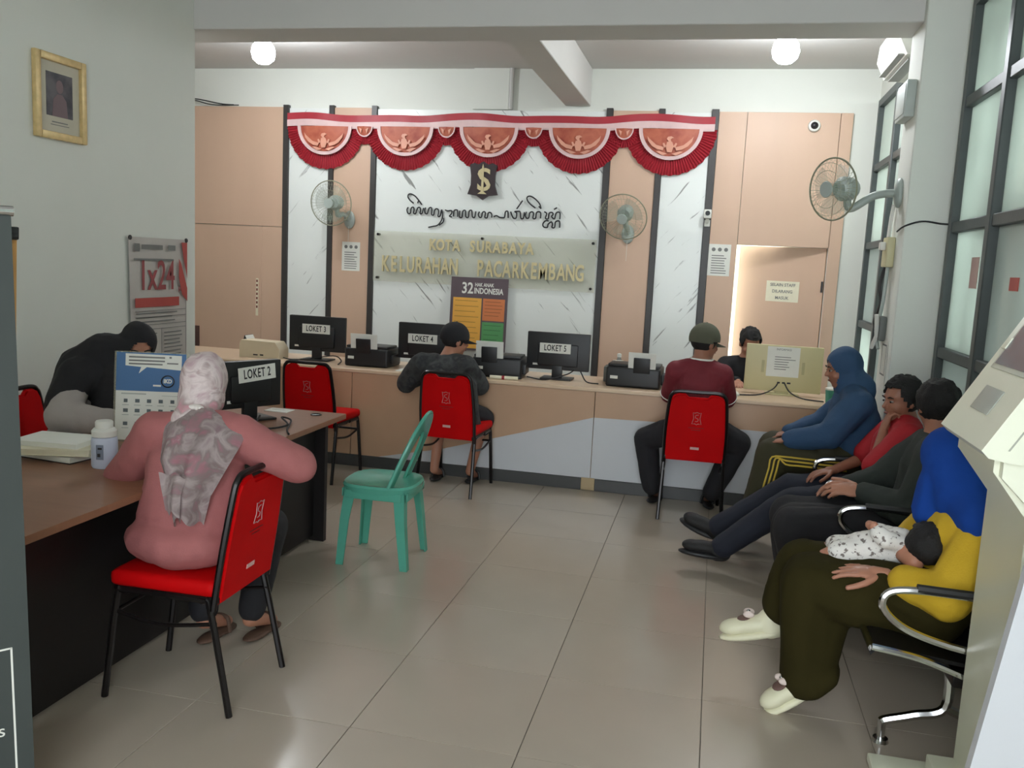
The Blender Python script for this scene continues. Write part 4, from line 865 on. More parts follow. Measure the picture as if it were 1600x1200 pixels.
def face_parts(H, par, k=1.0, hair=M_hair, brows=True):
    R = H.to_3x3(); P = lambda *p: H @ (V(p)*k)
    for sx in (-1, 1):
        e = obj('eye', MB().ell(P(sx*.031, .079, .002), (.0125*k, .0075*k, .0055*k), R), M_eyew, par)
        obj('iris', MB().ell(P(sx*.031, .0865, .001), (.006*k, .003*k, .0055*k), R), M_ink, e)
        if brows: obj('eyebrow', MB().tube([P(sx*.014, .091, .020), P(sx*.032, .090, .026), P(sx*.05, .080, .020)], [.003*k, .004*k, .002*k], 6), hair, par)
    obj('mouth', MB().ell(P(0, .0905, -.058), (.021*k, .0045*k, .006*k), R), M_lip, par)
def hair_mesh(H, k=1.0, line=.045, low=-.05, grow=1.07, amp=.008):
    b = MB(); bmesh.ops.create_uvsphere(b.bm, u_segments=40, v_segments=26, radius=1)
    kill = []
    for v in b.bm.verts:
        q = V((v.co.x*.074*grow, -.008+v.co.y*.092*grow, .028+v.co.z*.084*grow))
        lim = low if q.y < .0 else low+(q.y/.06)*(line-low)
        if q.z < lim-.02 or (q.y > .055 and q.z < line+.012): kill.append(v)
        n = noise.noise(q*60)*amp+noise.noise(q*25)*amp
        v.co = H @ ((q*(1+n/.09))*k)
    bmesh.ops.delete(b.bm, geom=kill, context='VERTS')
    r = bmesh.ops.solidify(b.bm, geom=b.bm.faces[:], thickness=-.008*k)
    return b
def hand(mb, wr, d, n, side, curl=.5, k=1.0, spread=.06, thumb=.6):
    wr, d, n = V(wr), V(d).normalized(), V(n).normalized(); n = (n-d*n.dot(d)).normalized(); l = d.cross(n)*side     # l = thumb side
    R = Matrix((l, d, n)).transposed()
    mb.ell(wr+d*.045*k, (.040*k, .052*k, .015*k), R); mb.cap(wr-d*.01*k, .024*k, wr+d*.03*k, .024*k, 10)
    for i, (ln, off) in enumerate(((.066, .030), (.075, .010), (.070, -.010), (.054, -.029))):
        p = wr+d*(.082-.004*abs(i-1))*k+l*off*k; a = curl*.6; dd = (d+l*(off*spread/.03)).normalized()
        for j, f in enumerate((.42, .32, .26)):
            vv = (dd*math.cos(a)+n*math.sin(a)); q = p+vv*ln*f*1.15*k
            mb.cap(p, (.0092-.0008*j)*k, q, (.0086-.0008*j)*k, 8); p = q; a += curl*.75
    p = wr+d*.025*k+l*.032*k
    for j, (ln, a) in enumerate(((.038, .75), (.032, .45), (.026, .25))):
        vv = (d*math.cos(a)+l*math.sin(a)*.9+n*thumb*.5).normalized(); q = p+vv*ln*k; mb.cap(p, (.0125-.0012*j)*k, q, (.0113-.0012*j)*k, 8); p = q
def torso(mb, pel, neck, lat, ws, k=1.0, bulge=None):
    pel, neck = V(pel), V(neck); ax = (neck-pel); L = ax.length; ax.normalize(); lat = V(lat); lat = (lat-ax*lat.dot(ax)).normalized(); fr = ax.cross(lat)
    R = Matrix((lat, fr, ax)).transposed(); n = len(ws)
    for i in range(3*(n-1)+1):
        t = i/(3*(n-1)); j = min(n-2, int(t*(n-1))); f = t*(n-1)-j
        w_ = ws[j][0]*(1-f)+ws[j+1][0]*f; d_ = ws[j][1]*(1-f)+ws[j+1][1]*f
        mb.ell(pel+ax*(L*t), (w_*k, d_*k, L/(3*(n-1))*1.8), R)
WS = [(.165, .12), (.16, .118), (.145, .105), (.15, .108), (.165, .115), (.16, .10), (.09, .07)]
class Person:
    def __init__(s, lab, J, skin=M_skin, ks=1.0):
        s.J = {k: V(v) for k, v in J.items()}; s.skin = skin
        s.t = thing('person', lab, 'person', (s.J['pel'].x, s.J['pel'].y, 0))
        s.lat = (s.J['shR']-s.J['shL']).normalized()
        s.H = None; s.hands = None
    def body(s, face, upv=(0, 0, 1), ws=WS, hk=1.0, hands=(), arms=True, legs=True, ears=True):
        J = s.J; mb = MB(); s.H = hframe(J['head'], face, upv); s.hk = hk
        add_head(mb, s.H, hk, ears); mb.cap(J['head']+s.H.to_3x3() @ V((0, -.018, -.06)), .05*hk, J['neck'], .056*hk)
        torso(mb, J['pel'], J['neck'], s.lat, ws, .86)
        for q in 'LR':
            if arms: mb.limb([J['neck']*.5+J['sh'+q]*.5, J['sh'+q], J['el'+q], J['wr'+q]], [.045, .046, .036, .025])
            if legs: mb.limb([J['pel'], J['hip'+q], J['kn'+q], J['an'+q]], [.09, .078, .05, .033]); mb.cap(J['an'+q], .034, J['toe'+q], .024)
        me = remesh(mb, .0095, 3, name='body')
        if hands:
            hm = MB()
            for h in hands: hand(hm, **h)
            me = join(me, remesh(hm, .0045, 2))
        s.b = obj('body', me, s.skin, s.t, True)
        return s
    def part(s, name, mb, m, vox=.011, smooth=3, amp=.006, freq=(9, 9, 5), par=None, cut=None, label=None):
        me = remesh(mb, vox, smooth, amp, freq, name)
        if cut:
            bm = bmesh.new(); bm.from_mesh(me); bmesh.ops.delete(bm, geom=[v for v in bm.verts if cut(v.co)], context='VERTS'); bm.to_mesh(me); bm.free()
        return obj(name, me, m, par or s.t, par is None, label=label)
    def top(s, name, m, ws=WS, k=1.08, sl=(1, 1), r=(.072, .066, .058, .045), amp=.007, extra=None, sleeve_end=1.0):
        J = s.J; mb = MB(); torso(mb, J['pel'], J['neck']-(J['neck']-J['pel'])*.02, s.lat, ws, k)
        for q, e in zip('LR', sl):
            mb.limb([J['neck']*.55+J['sh'+q]*.45-V((0, 0, .015)), J['sh'+q], J['el'+q]] if e >= .5 else [J['neck']*.55+J['sh'+q]*.45-V((0, 0, .015)), J['sh'+q], J['sh'+q].lerp(J['el'+q], e*2)], [r[0]*.95, r[0], r[1]])
            if e > .5: mb.limb([J['el'+q], J['el'+q].lerp(J['wr'+q], (e-.5)*2)], [r[2]*1.05, r[3]])
        if extra: extra(mb)
        return s.part(name, mb, m, amp=amp)
    def trousers(s, m, r=(.10, .075, .062), end=.97, amp=.006, name='trousers', k=1.02, extra=None):
        J = s.J; mb = MB(); ax = (J['neck']-J['pel']).normalized()
        R = Matrix((s.lat, ax.cross(s.lat), ax)).transposed(); mb.ell(J['pel'], (.175*k, .13*k, .095), R)
        for q in 'LR': mb.limb([J['pel']*.4+J['hip'+q]*.6, J['hip'+q], J['kn'+q], J['kn'+q].lerp(J['an'+q], end)], [r[0], r[0], r[1], r[2]])
        if extra: extra(mb)
        return s.part(name, mb, m, amp=amp)
    def shoe(s, q, m, name='shoe', k=1.0, up=None, sole=None):
        J = s.J; a, b = J['an'+q], J['toe'+q]; d = (b-a); f = d.normalized(); mb = MB()
        upv = V(up) if up else V((0, 0, 1)); upv = (upv-f*upv.dot(f)).normalized(); sd = f.cross(upv); R = Matrix((sd, f, upv)).transposed()
        c = a-upv*.02; mb.ell(c-f*.02, (.038*k, .05*k, .04*k), R); mb.ell(a+d*.5, (.043*k, .10*k, .034*k), R); mb.ell(b-f*.01, (.044*k, .06*k, .03*k), R); mb.cap(a+upv*.015, .040*k, a-upv*.02, .042*k)
        o = s.part(name, mb, m, .008, 2, 0)
        if sole:
            sb = MB(); sb.ell(a+d*.5-upv*.034*k, (.049*k, .13*k, .02*k), R); s.part('sole', sb, sole, .007, 2, 0, par=o)
        return o
    def sandal(s, q, m, k=1.0):
        J = s.J; a, b = J['an'+q].copy(), J['toe'+q]; f = (b-a); f.z = 0; f.normalize(); sd = f.cross(V((0, 0, 1)))
        R = Matrix((sd, f, V((0, 0, 1)))).transposed(); c = (a+b)/2; c.z = .014; mb = MB(); mb.ell(c-f*.03, (.042, .085, .013), R); mb.ell(c+f*.05, (.046, .075, .013), R)
        o = s.part('sandal', mb, m, .007, 1, 0)
        z = b.z; obj('strap', MB().tube(smoothpath([c+sd*.046+f*.03, c+sd*.03+f*.035+V((0, 0, z+.022)), c-sd*.03+f*.035+V((0, 0, z+.022)), c-sd*.046+f*.03]), .009, 8), m, o)
        return o
    def hair(s, **k): return obj('hair', hair_mesh(s.H, s.hk, **k), M_hair, s.t, True)
    def face(s): face_parts(s.H, s.b, s.hk)
    def cap_hat(s, m, brim=.085, low=.012):
        H = s.H; b = MB(); bmesh.ops.create_uvsphere(b.bm, u_segments=32, v_segments=20, radius=1); kill = []
        for v in b.bm.verts:
            q = V((v.co.x*.088, -.008+v.co.y*.106, .03+v.co.z*.1))
            if q.z < low-.02*(q.y < 0): kill.append(v)
            v.co = H @ (q*s.hk)
        bmesh.ops.delete(b.bm, geom=kill, context='VERTS'); bmesh.ops.solidify(b.bm, geom=b.bm.faces[:], thickness=-.006)
        c = obj('cap', b, m, s.t, True)
        g = MB(); g.grid(lambda u, v: H @ (V((math.sin((u-.5)*2.6)*.082, -.008+math.cos((u-.5)*2.6)*.10+v*brim*math.cos((u-.5)*2.6), low+.006-.02*abs(u-.5)-v*.018))*s.hk), 16, 4)
        bmesh.ops.solidify(g.bm, geom=g.bm.faces[:], thickness=-.005); obj('brim', g, m, c)
        obj('button', MB().ell(H @ V((0, -.008, .13)), .009), m, c)
    def veil(s, m, pts, rads, opening=True, amp=.006, name='headscarf', ex=None, scale=1.0, freq=(10, 10, 4)):
        H = s.H; R = H.to_3x3(); mb = MB(); k = s.hk
        mb.ell(H @ V((0, -.012, .022)*1 if False else (0, -.012*k, .022*k)), (.088*k*scale, .106*k*scale, .103*k*scale), R); mb.ell(H @ V((0, .0, -.05*k)), (.08*k*scale, .085*k*scale, .09*k*scale), R)
        mb.limb(pts, rads)
        if ex: ex(mb)
        Hi = H.inverted()
        def cut(co):
            q = Hi @ co
            return opening and q.y > .03*k and (q.x/(.058*k))**2+((q.z+.022*k)/(.082*k))**2 < 1
        return s.part(name, mb, m, .010, 3, amp, freq, cut=cut)
M_pink = mat('pink_knit', (158, 95, 94), .85, var=.07, scale=20, bump=.15, bscale=150)
M_floral = ramp_mat('floral_scarf', [(.3, (174, 148, 152)), (.45, (204, 190, 188)), (.56, (166, 148, 146)), (.66, (196, 142, 152)), (.8, (208, 198, 194))], 11, .75, 5, .1, dist=1.2)
M_blk = mat('black_cloth', (26, 25, 29), .85, var=.15, bump=.1)
M_dark = mat('dark_trouser', (30, 29, 34), .85, var=.15, bump=.1)
M_navy = mat('navy_trouser', (26, 30, 44), .8, var=.15, bump=.1)
M_maroon = mat('maroon_polo', (112, 26, 38), .75, var=.1, bump=.1, bscale=120)
M_plaid = ramp_mat('dark_plaid', [(.35, (34, 34, 36)), (.5, (62, 64, 64)), (.62, (40, 42, 46)), (.75, (84, 84, 82))], 10, .85, 3, .1)
M_bluej = mat('blue_grey_jacket', (40, 70, 102), .8, var=.12, bump=.15)
M_olive = mat('olive_track', (50, 47, 24), .8, var=.12, bump=.1)
M_olsk = mat('olive_skirt', (48, 43, 20), .9, var=.12, bump=.12, spec=.08)
M_ystripe = mat('yellow_stripe', (206, 176, 66), .7, var=.05)
M_redsh = mat('red_shirt', (168, 22, 34), .75, var=.1, bump=.1)
M_jack = mat('dark_green_jacket', (44, 50, 46), .85, var=.15, bump=.1)
M_royal = mat('royal_blue_scarf', (24, 66, 148), .8, var=.1, bump=.1, spec=.15)
M_yel = mat('yellow_knit', (206, 168, 36), .85, var=.08, bump=.15, bscale=140)
M_croc = mat('cream_clog', (222, 218, 188), .5, var=.04)
M_greycloth = mat('pale_grey_sleeve', (168, 160, 156), .85, var=.06, bump=.1)
M_babyc = ramp_mat('baby_print', [(.36, (120, 110, 105)), (.42, (226, 222, 216)), (.9, (232, 228, 222))], 55, .8, 2, .05)
M_brown = mat('brown_sandal', (92, 68, 54), .7, var=.1)
M_capgreen = mat('olive_cap', (84, 84, 68), .85, var=.12, bump=.15)

# 1 woman in pink, seen from behind, sideways on the front chair
p = Person('woman in pink top and floral headscarf seen from behind at the desk', dict(pel=(-1.83, 2.83, .58), neck=(-1.83, 2.90, 1.0), head=(-1.855, 2.97, 1.125), shL=(-2.0, 2.87, .945), shR=(-1.655, 2.87, .965), elL=(-2.2, 2.95, .73), elR=(-1.47, 2.97, .845), wrL=(-2.22, 3.20, .79), wrR=(-1.66, 3.22, .80), hipL=(-1.92, 2.90, .57), hipR=(-1.74, 2.92, .57), knL=(-2.03, 3.24, .50), knR=(-1.74, 3.28, .50), anL=(-1.965, 3.14, .10), anR=(-1.80, 3.22, .10), toeL=(-1.95, 3.30, .04), toeR=(-1.78, 3.38, .04)))
p.body((-.15, 1, -.25), ears=False, hands=[dict(wr=(-2.22, 3.2, .79), d=(-.15, 1, -.1), n=(0, 0, -1), side=-1, curl=.3), dict(wr=(-1.66, 3.22, .80), d=(-.6, .6, -.1), n=(0, 0, -1), side=1, curl=.3)])
WP = [(.20, .155), (.215, .16), (.205, .15), (.195, .14), (.19, .135), (.165, .11), (.09, .07)]
tp = p.top('pink_top', M_pink, ws=WP, k=1.0, r=(.08, .07, .064, .052), amp=.009, sl=(.97, .97), extra=lambda mb: mb.ell((-1.83, 2.80, .575), (.225, .17, .10)))
for i in range(3):
    a = p.J['shR'].lerp(p.J['elR'], .45+.3*i); obj('sleeve_button', MB().ell(a+V((-.01, -.03, .068)), .009), M_ink, tp)
p.trousers(M_dark, r=(.095, .07, .06), end=.88)
p.sandal('L', M_brown); p.sandal('R', M_brown)
ns = p.veil(M_floral, [(-1.855, 2.95, 1.10), (-1.845, 2.90, 1.03), (-1.84, 2.88, .99)], [.085, .075, .09], True, .006, 'headscarf', freq=(24, 24, 3))
g = MB()
def drape(u, v):
    q = u*2-1
    zs, wsd, cx = (1.06, 1.0, .91, .80, .695), (.05, .165, .135, .078, .052), (-1.80, -1.765, -1.755, -1.748, -1.742)
    f = v*4; k = min(3, int(f)); f -= k; f = f*f*(3-2*f)*.6+f*.4; L_ = lambda a: a[k]*(1-f)+a[k+1]*f
    w_ = L_(wsd); yy = (2.845, 2.765, 2.685, 2.655, 2.65); fold = math.sin(q*6+v*2.5+.7)*.012*min(1, v*3)+.004*noise.noise(V((q*4, v*1.6, 3)))
    return (L_(cx)+q*w_, L_(yy)-.012*(1-q*q)+fold+q*q*.045*min(1, v*4), L_(zs)-.03*q*q*min(1, v*3)+.012*math.sin(q*9)*v)
g.grid(drape, 72, 40); bmesh.ops.solidify(g.bm, geom=g.bm.faces[:], thickness=.004)
obj('scarf_tail', g, M_floral, ns)
g = MB(); g.grid(lambda u, v: V(drape(.5+.5*(u-.5), .62+.30*v))+V((-.03, -.014, -.0)), 20, 8); bmesh.ops.solidify(g.bm, geom=g.bm.faces[:], thickness=.004)
obj('scarf_tail', g, M_floral, ns)
obj('hair_tie', MB().ell((-1.815, 2.842, 1.058), (.034, .018, .012)).ell((-1.80, 2.825, 1.06), .008), mat('pearl_tie', (220, 212, 206), .3), ns)

# 2 clerk in black veil leaning over the desk
p = Person('desk clerk in a long black veil and pale sleeves leaning forward over the desk', dict(pel=(-3.18, 3.82, .54), neck=(-2.985, 3.90, 1.03), head=(-2.87, 3.98, 1.12), shL=(-3.0, 4.07, .97), shR=(-3.03, 3.72, .97), elL=(-2.80, 4.10, .80), elR=(-2.98, 3.56, .80), wrL=(-2.62, 3.98, .80), wrR=(-2.72, 3.62, .79), hipL=(-3.15, 3.92, .57), hipR=(-3.15, 3.72, .57), knL=(-2.93, 3.93, .50), knR=(-2.93, 3.72, .50), anL=(-2.95, 3.92, .09), anR=(-2.95, 3.72, .09), toeL=(-2.84, 3.92, .04), toeR=(-2.84, 3.72, .04)), M_skin)
p.body((.62, -.62, -.42), ears=False, hands=[dict(wr=(-2.62, 3.98, .80), d=(1, -.2, -.1), n=(0, 0, -1), side=1, curl=.3), dict(wr=(-2.72, 3.62, .79), d=(1, .3, -.15), n=(0, 0, -1), side=-1, curl=.3)])
p.top('pale_blouse', M_greycloth, k=1.04, r=(.075, .075, .08, .06), amp=.011, sl=(.98, .98)); p.trousers(M_dark); p.face()
for q in 'LR': p.shoe(q, M_bplastic)
p.veil(M_blk, [(-2.90, 3.95, 1.08), (-2.99, 3.88, 1.065), (-3.07, 3.84, .97), (-3.13, 3.82, .80)], [.10, .125, .145, .14], True, .008, 'long_veil', lambda mb: (
    mb.limb([(-3.0, 3.9, 1.0), (-3.02, 3.71, .97), (-3.03, 3.63, .88)], [.11, .10, .08]), mb.limb([(-3.0, 3.9, 1.0), (-3.0, 4.05, .98), (-2.95, 4.1, .86)], [.11, .10, .09]),
    mb.limb([(-2.90, 3.9, 1.0), (-2.88, 3.82, .92), (-2.87, 3.78, .82)], [.10, .11, .10]), mb.limb([(-2.86, 4.0, .97), (-2.84, 3.98, .85)], [.09, .10])), scale=1.0)

# 3 man in black cap at LOKET 4
p = Person('man in black cap and dark plaid jacket seated at the LOKET 4 monitor', dict(pel=(-1.815, 5.98, .58), neck=(-1.855, 6.08, .925), head=(-1.815, 6.14, 1.055), shL=(-2.035, 6.05, .875), shR=(-1.70, 6.06, .875), elL=(-2.17, 6.14, .72), elR=(-1.625, 6.16, .735), wrL=(-2.075, 6.37, .80), wrR=(-1.74, 6.33, .81), hipL=(-1.905, 6.03, .57), hipR=(-1.725, 6.03, .57), knL=(-1.93, 6.24, .48), knR=(-1.60, 6.24, .48), anL=(-1.93, 6.12, .09), anR=(-1.67, 6.17, .09), toeL=(-1.93, 6.27, .03), toeR=(-1.66, 6.295, .03)), M_skin)
p.body((.72, .62, -.12), hands=[dict(wr=(-2.075, 6.37, .80), d=(.3, 1, -.1), n=(0, 0, -1), side=-1, curl=.4), dict(wr=(-1.74, 6.33, .81), d=(-1, .35, -.08), n=(0, 0, -1), side=1, curl=.4)])
p.top('plaid_jacket', M_plaid, k=1.13, r=(.085, .078, .07, .055), amp=.010, sl=(.98, .98), extra=lambda mb: (mb.cap((-1.68, 6.0, .74), .08, (-1.64, 5.99, .54), .075), mb.cap((-1.64, 5.99, .54), .07, (-1.60, 6.0, .47), .05)))
p.trousers(M_dark, r=(.10, .08, .075), end=.15, name='shorts'); p.hair(low=-.06, grow=1.03, amp=.002); p.face(); p.cap_hat(M_blk)
for q in 'LR': p.sandal(q, M_bplastic)

# 4 man in maroon polo
p = Person('man in maroon polo shirt and olive cap seated at the counter', dict(pel=(-.06, 5.98, .58), neck=(-.06, 6.03, 1.04), head=(-.045, 6.06, 1.165), shL=(-.215, 6.02, .965), shR=(.085, 6.02, .965), elL=(-.25, 6.16, .79), elR=(.125, 6.16, .79), wrL=(-.16, 6.36, .80), wrR=(.05, 6.36, .80), hipL=(-.15, 6.02, .575), hipR=(.05, 6.02, .575), knL=(-.40, 6.16, .46), knR=(.235, 6.17, .48), anL=(-.33, 6.16, .10), anR=(.07, 6.16, .10), toeL=(-.30, 6.295, .035), toeR=(.05, 6.295, .035)), M_skin2)
p.body((.75, .65, -.1), hands=[dict(wr=(-.16, 6.36, .80), d=(.3, 1, -.1), n=(0, 0, -1), side=-1, curl=.4), dict(wr=(.05, 6.36, .80), d=(-.3, 1, -.1), n=(0, 0, -1), side=1, curl=.4)])
po = p.top('polo_shirt', M_maroon, ws=[(.175, .14), (.175, .14), (.17, .135), (.165, .13), (.165, .125), (.15, .105), (.085, .07)], k=1.0, r=(.074, .07, .06, .05), amp=.007, sl=(.5, .5))
nk = hframe((-.057, 6.032, 1.045), (.1, 1, .0), (.0, -.3, 1)); obj('collar_stripe', MB().tube([nk @ V((.075*math.cos(a*math.pi/10), .062*math.sin(a*math.pi/10), .012)) for a in range(20)], .007, 6, True), M_paper, po)
for q in 'LR':
    d = (p.J['el'+q]-p.J['sh'+q]).normalized(); c = p.J['el'+q]-d*.0; a1 = d.orthogonal().normalized(); a2 = d.cross(a1)
    obj('sleeve_stripe', MB().tube([c+(a1*math.cos(a*math.pi/8)+a2*math.sin(a*math.pi/8))*.071 for a in range(16)], .004, 6, True), M_paper, po)
p.trousers(M_dark, r=(.108, .085, .07), end=.93); p.hair(low=-.05, grow=1.03, amp=.002); p.face(); p.cap_hat(M_capgreen, low=.005)
for q in 'LR': p.sandal(q, M_bplastic)

# 5 staff member behind the counter
p = Person('counter clerk in black top behind the cream monitor', dict(pel=(.28, 7.5, .52), neck=(.29, 7.42, .955), head=(.30, 7.39, 1.085), shL=(.46, 7.42, .89), shR=(.12, 7.42, .89), elL=(.52, 7.28, .74), elR=(.09, 7.26, .74), wrL=(.42, 7.08, .80), wrR=(.22, 7.08, .80), hipL=(.37, 7.45, .5), hipR=(.2, 7.45, .5), knL=(.40, 7.12, .50), knR=(.18, 7.12, .50), anL=(.4, 7.15, .09), anR=(.18, 7.15, .09), toeL=(.4, 7.05, .04), toeR=(.18, 7.05, .04)), M_skin)
p.body((.25, -.9, -.5), hands=[dict(wr=(.42, 7.08, .80), d=(-.1, -1, -.1), n=(0, 0, -1), side=1, curl=.4), dict(wr=(.22, 7.08, .80), d=(.1, -1, -.1), n=(0, 0, -1), side=-1, curl=.4)])
p.top('black_shirt', M_blk, k=1.05, sl=(.95, .95)); p.trousers(M_dark); p.hair(line=.05); p.face()
for q in 'LR': p.shoe(q, M_bplastic)
t = thing('office_stool', 'plain stool under the counter clerk in black', 'stool', (.28, 7.52, 0))
obj('seat', MB().lathe([(.17, .38), (.19, .40), (.19, .425), (.16, .435)]), M_black, t)
for k in range(4): obj('leg', MB().cyl((.12*math.cos(k*1.571+.78), .12*math.sin(k*1.571+.78), .39), (.2*math.cos(k*1.571+.78), .2*math.sin(k*1.571+.78), 0), .012), M_black, t)

# 6 person in blue hooded jacket, profile to the left
p = Person('person in blue hooded jacket and olive trousers with yellow stripes sitting by the counter', dict(pel=(.87, 5.42, .60), neck=(.815, 5.40, 1.02), head=(.755, 5.39, 1.125), shL=(.83, 5.22, .94), shR=(.86, 5.58, .94), elL=(.69, 5.18, .76), elR=(.70, 5.60, .76), wrL=(.48, 5.26, .70), wrR=(.50, 5.50, .70), hipL=(.80, 5.32, .59), hipR=(.80, 5.50, .59), knL=(.40, 5.30, .60), knR=(.42, 5.52, .60), anL=(.31, 5.28, .12), anR=(.33, 5.50, .12), toeL=(.20, 5.26, .04), toeR=(.22, 5.48, .04)), M_skin2)
p.body((-.97, -.12, -.22), ears=False, hands=[dict(wr=(.48, 5.26, .70), d=(-1, .2, -.25), n=(0, 0, -1), side=-1, curl=.35), dict(wr=(.50, 5.50, .70), d=(-1, -.2, -.25), n=(0, 0, -1), side=1, curl=.35)])
p.top('hooded_jacket', M_bluej, ws=[(.185, .15), (.19, .165), (.185, .17), (.18, .15), (.18, .13), (.165, .11), (.1, .08)], k=1.06, r=(.088, .08, .075, .055), amp=.010, sl=(.98, .98)); p.face()
p.veil(M_bluej, [(.79, 5.395, 1.08), (.83, 5.40, 1.0)], [.09, .12], True, .006, 'hood', lambda mb: mb.limb([(.82, 5.30, .97), (.85, 5.40, .98), (.84, 5.5, .97)], [.07, .08, .07]))
tr = p.trousers(M_olive, r=(.115, .10, .088), end=.80, amp=.008)
for o_ in (-.022, 0, .022):
    s1 = []
    J = p.J
    for a, b, rr0, rr1, n in ((J['hipL'], J['knL'], .122, .108, 6), (J['knL'], J['knL'].lerp(J['anL'], .8), .106, .098, 6)):
        d = (b-a).normalized(); upv = d.cross(V((0, 1, 0))).normalized()
        for k in range(n+1): s1.append(a.lerp(b, k/n)+V((0, -1, 0))*(rr0+(rr1-rr0)*k/n)+upv*(o_+.01))
    del s1[6]
    obj('side_stripe', MB().tube(smoothpath(s1, 3), .0055, 5), M_ystripe, tr)
for q in 'LR': p.shoe(q, M_bplastic)

# 7 man in red shirt, chin on fist, legs stretched out
p = Person('man in red shirt resting his chin on his fist with legs stretched out', dict(pel=(.93, 4.90, .52), neck=(1.02, 4.90, .93), head=(.985, 4.88, 1.03), shL=(1.00, 4.72, .86), shR=(1.02, 5.07, .86), elL=(.845, 4.70, .665), elR=(.86, 5.10, .66), wrL=(.90, 4.81, .875), wrR=(.70, 5.0, .60), hipL=(.86, 4.81, .49), hipR=(.86, 5.0, .49), knL=(.48, 4.80, .45), knR=(.50, 5.06, .47), anL=(.12, 4.84, .13), anR=(.10, 5.12, .16), toeL=(-.02, 4.83, .14), toeR=(-.03, 5.15, .20)), M_skin2)
p.body((-.93, -.40, -.12), hands=[dict(wr=(.90, 4.81, .875), d=(.25, .25, 1), n=(1, .1, -.2), side=1, curl=1.25), dict(wr=(.70, 5.0, .60), d=(-1, -.3, -.2), n=(0, 0, -1), side=1, curl=.4)])
p.top('red_shirt', M_redsh, k=1.08, r=(.082, .08, .06, .05), amp=.008, sl=(.42, .42)); p.hair(line=.05, low=-.035, grow=1.11); p.face()
p.trousers(M_navy, r=(.105, .08, .068), end=.93)
for q in 'LR': p.shoe(q, mat('black_leather', (24, 22, 23), .65, var=.2, bump=.3), k=1.12, up=(-.7, 0, .7), sole=M_bplastic)
for q in 'LR':
    a = p.J['an'+q]; obj('sock', MB().cap(p.J['kn'+q].lerp(a, .93), .045, a, .042), mat('pale_sock', (150, 138, 132), .8), p.t, True)

# 8 dark-haired person in dark jacket with a bent index finger
p = Person('dark haired person in dark green jacket between the red shirt and the blue headscarf', dict(pel=(.98, 4.36, .52), neck=(1.04, 4.36, .93), head=(1.035, 4.37, 1.075), shL=(1.0, 4.18, .85), shR=(1.04, 4.53, .86), elL=(.92, 4.15, .62), elR=(.86, 4.56, .66), wrL=(.735, 4.30, .655), wrR=(.70, 4.48, .64), hipL=(.88, 4.27, .50), hipR=(.88, 4.45, .50), knL=(.44, 4.22, .47), knR=(.44, 4.44, .47), anL=(.55, 4.24, .12), anR=(.55, 4.42, .12), toeL=(.44, 4.24, .05), toeR=(.44, 4.42, .05)), M_skin)
p.body((-.25, .95, -.1), hands=[dict(wr=(.735, 4.30, .655), d=(-.95, .0, .1), n=(.0, .5, -.8), side=-1, curl=.55, k=1.15), dict(wr=(.70, 4.48, .64), d=(-1, -.3, -.1), n=(0, 0, -1), side=1, curl=.4)])
p.top('dark_jacket', M_jack, k=1.1, r=(.085, .08, .078, .055), amp=.010, sl=(.97, .97)); p.hair(line=.05, low=-.06, grow=1.12); p.face()
p.trousers(M_blk, r=(.11, .10, .09), end=.9, extra=lambda mb: (mb.limb([(.46, 4.33, .44), (.52, 4.33, .2)], [.12, .13]), mb.cap((.8, 4.36, .45), .13, (.46, 4.33, .44), .12)))
for q in 'LR': p.shoe(q, M_bplastic)

# 9 woman in royal blue headscarf with a baby
p = Person('woman in royal blue headscarf and yellow sleeves holding a baby on the bench', dict(pel=(.90, 3.36, .54), neck=(.94, 3.34, .89), head=(.865, 3.40, 1.0), shL=(.97, 3.20, .82), shR=(.95, 3.52, .83), elL=(.85, 3.16, .58), elR=(.80, 3.60, .60), wrL=(.66, 3.26, .60), wrR=(.68, 3.50, .62), hipL=(.82, 3.28, .50), hipR=(.82, 3.46, .50), knL=(.43, 3.36, .50), knR=(.42, 3.48, .52), anL=(.43, 3.36, .11), anR=(.31, 3.52, .265), toeL=(.33, 3.325, .045), toeR=(.17, 3.53, .225)), M_skin)
p.body((-.55, .82, -.3), ears=False, hands=[dict(wr=(.66, 3.26, .60), d=(-1, .12, .02), n=(.0, .2, -1), side=1, curl=.25, k=1.1), dict(wr=(.68, 3.50, .62), d=(-.4, -1, .0), n=(0, 0, 1), side=-1, curl=.4)])
p.top('yellow_sweater', M_yel, k=1.12, r=(.088, .085, .082, .062), amp=.008, sl=(.83, .83))
p.veil(M_royal, [(.88, 3.38, .98), (.93, 3.35, .90), (.99, 3.33, .80), (1.01, 3.31, .70)], [.10, .13, .15, .13], True, .007, 'headscarf', lambda mb: (mb.limb([(.93, 3.36, .90), (.96, 3.21, .84)], [.12, .10]), mb.limb([(.93, 3.38, .90), (.93, 3.54, .85)], [.12, .10]), mb.limb([(.86, 3.4, .92), (.86, 3.42, .82)], [.09, .10])), scale=1.04)
J = p.J
sk = MB(); R_ = Matrix.Identity(3)
sk.ell(J['pel'], (.18, .18, .13)); sk.limb([J['hipL'], J['knL'], (.44, 3.37, .14)], [.14, .115, .10]); sk.limb([J['hipR'], J['knR'], (.36, 3.50, .36)], [.14, .11, .085]); sk.limb([(.62, 3.38, .50), (.47, 3.40, .46), (.47, 3.38, .25)], [.13, .13, .10]); sk.cap((.50, 3.36, .16), .07, (.46, 3.33, .12), .06)
p.part('long_skirt', sk, M_olsk, .012, 4, .016, (7, 7, 2.5))
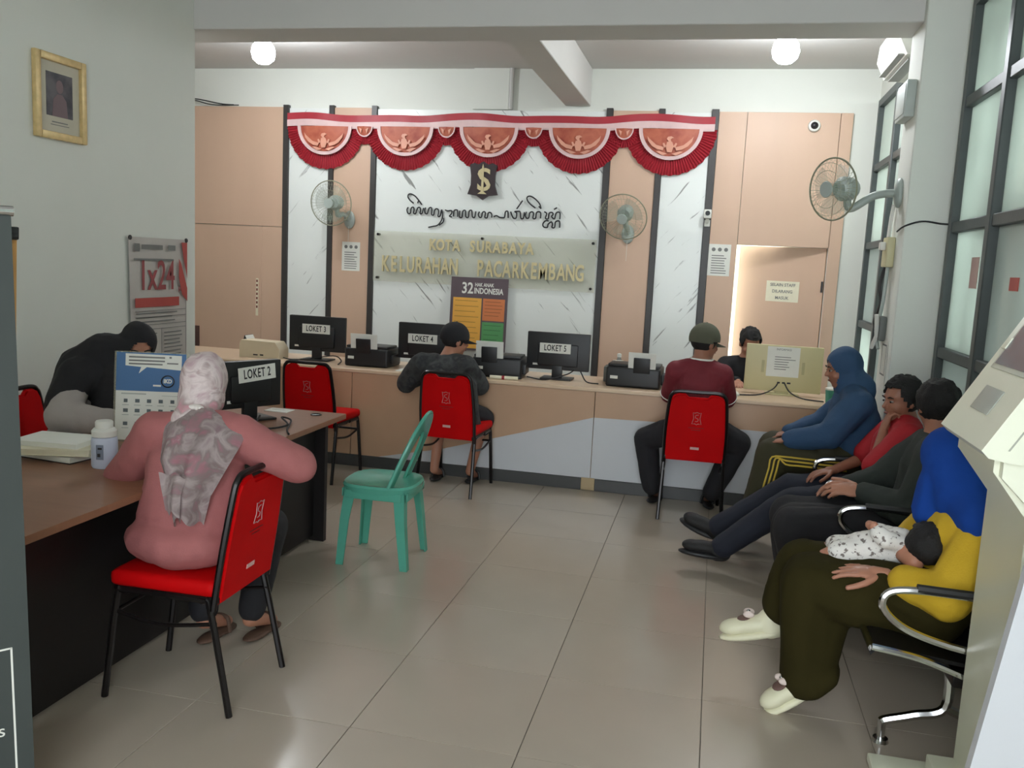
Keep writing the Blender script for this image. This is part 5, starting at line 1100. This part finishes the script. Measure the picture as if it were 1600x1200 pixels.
for q, u_ in (('L', (0, 0, 1)), ('R', (.25, 0, 1))):
    o = p.shoe(q, M_croc, 'clog', k=1.08, up=u_, sole=M_croc)
    a, b = J['an'+q], J['toe'+q]; f = (b-a).normalized(); upv = V(u_); upv = (upv-f*upv.dot(f)).normalized(); sd = f.cross(upv); m_ = a.lerp(b, .62)
    obj('vent_opening', MB().ell(m_+upv*.032, (.03, .03, .008), Matrix((sd, f, upv)).transposed()), mat('vent_brown', (110, 84, 76), .8), o)
    obj('bow', MB().ell(m_+upv*.048-f*.02+sd*.018, (.022, .014, .014)).ell(m_+upv*.048-f*.02-sd*.018, (.022, .014, .014)), mat('bow_pink', (224, 206, 198), .6), o)
    obj('bead', MB().ell(m_+upv*.056-f*.02, .008), M_chrome, o)

# 10 baby in her arms
t = thing('person', 'sleeping baby with dark hair in a white patterned suit in the arms of the woman', 'person', (.74, 3.36, .6))
H = hframe((.79, 3.30, .705), (-.45, .88, .1), (.55, .1, .75))
mb = MB(); add_head(mb, H, .72); mb.cap(H @ V((0, -.01, -.06)), .035, (.72, 3.38, .68), .04); mb.cap((.72, 3.38, .68), .06, (.60, 3.42, .64), .055)
mb.limb([(.72, 3.34, .70), (.66, 3.31, .71), (.63, 3.33, .74)], [.026, .022, .018]); mb.ell((.625, 3.33, .755), (.018, .014, .02))
mb.limb([(.72, 3.42, .70), (.66, 3.45, .71), (.63, 3.44, .73)], [.026, .022, .018])
for sy in (0, .06): mb.limb([(.60, 3.39+sy, .64), (.52, 3.39+sy, .63), (.47, 3.41+sy, .60)], [.04, .032, .022])
b = obj('body', remesh(mb, .007, 3, name='body'), M_skin, t, True)
face_parts(H, b, .72)
obj('hair', hair_mesh(H, .76, line=.03, low=-.095, grow=1.10), M_hair, t, True)
mb = MB(); mb.cap((.725, 3.38, .68), .068, (.60, 3.42, .64), .064); mb.limb([(.72, 3.34, .70), (.665, 3.31, .715), (.64, 3.325, .735)], [.036, .034, .03]); mb.limb([(.72, 3.42, .70), (.66, 3.45, .71)], [.036, .03])
for sy in (0, .06): mb.limb([(.60, 3.39+sy, .64), (.52, 3.39+sy, .63)], [.05, .042])
obj('romper', remesh(mb, .008, 3, .004, (20, 20, 20), 'romper'), M_babyc, t, True)

bpy.data.scenes.remove(TMP)
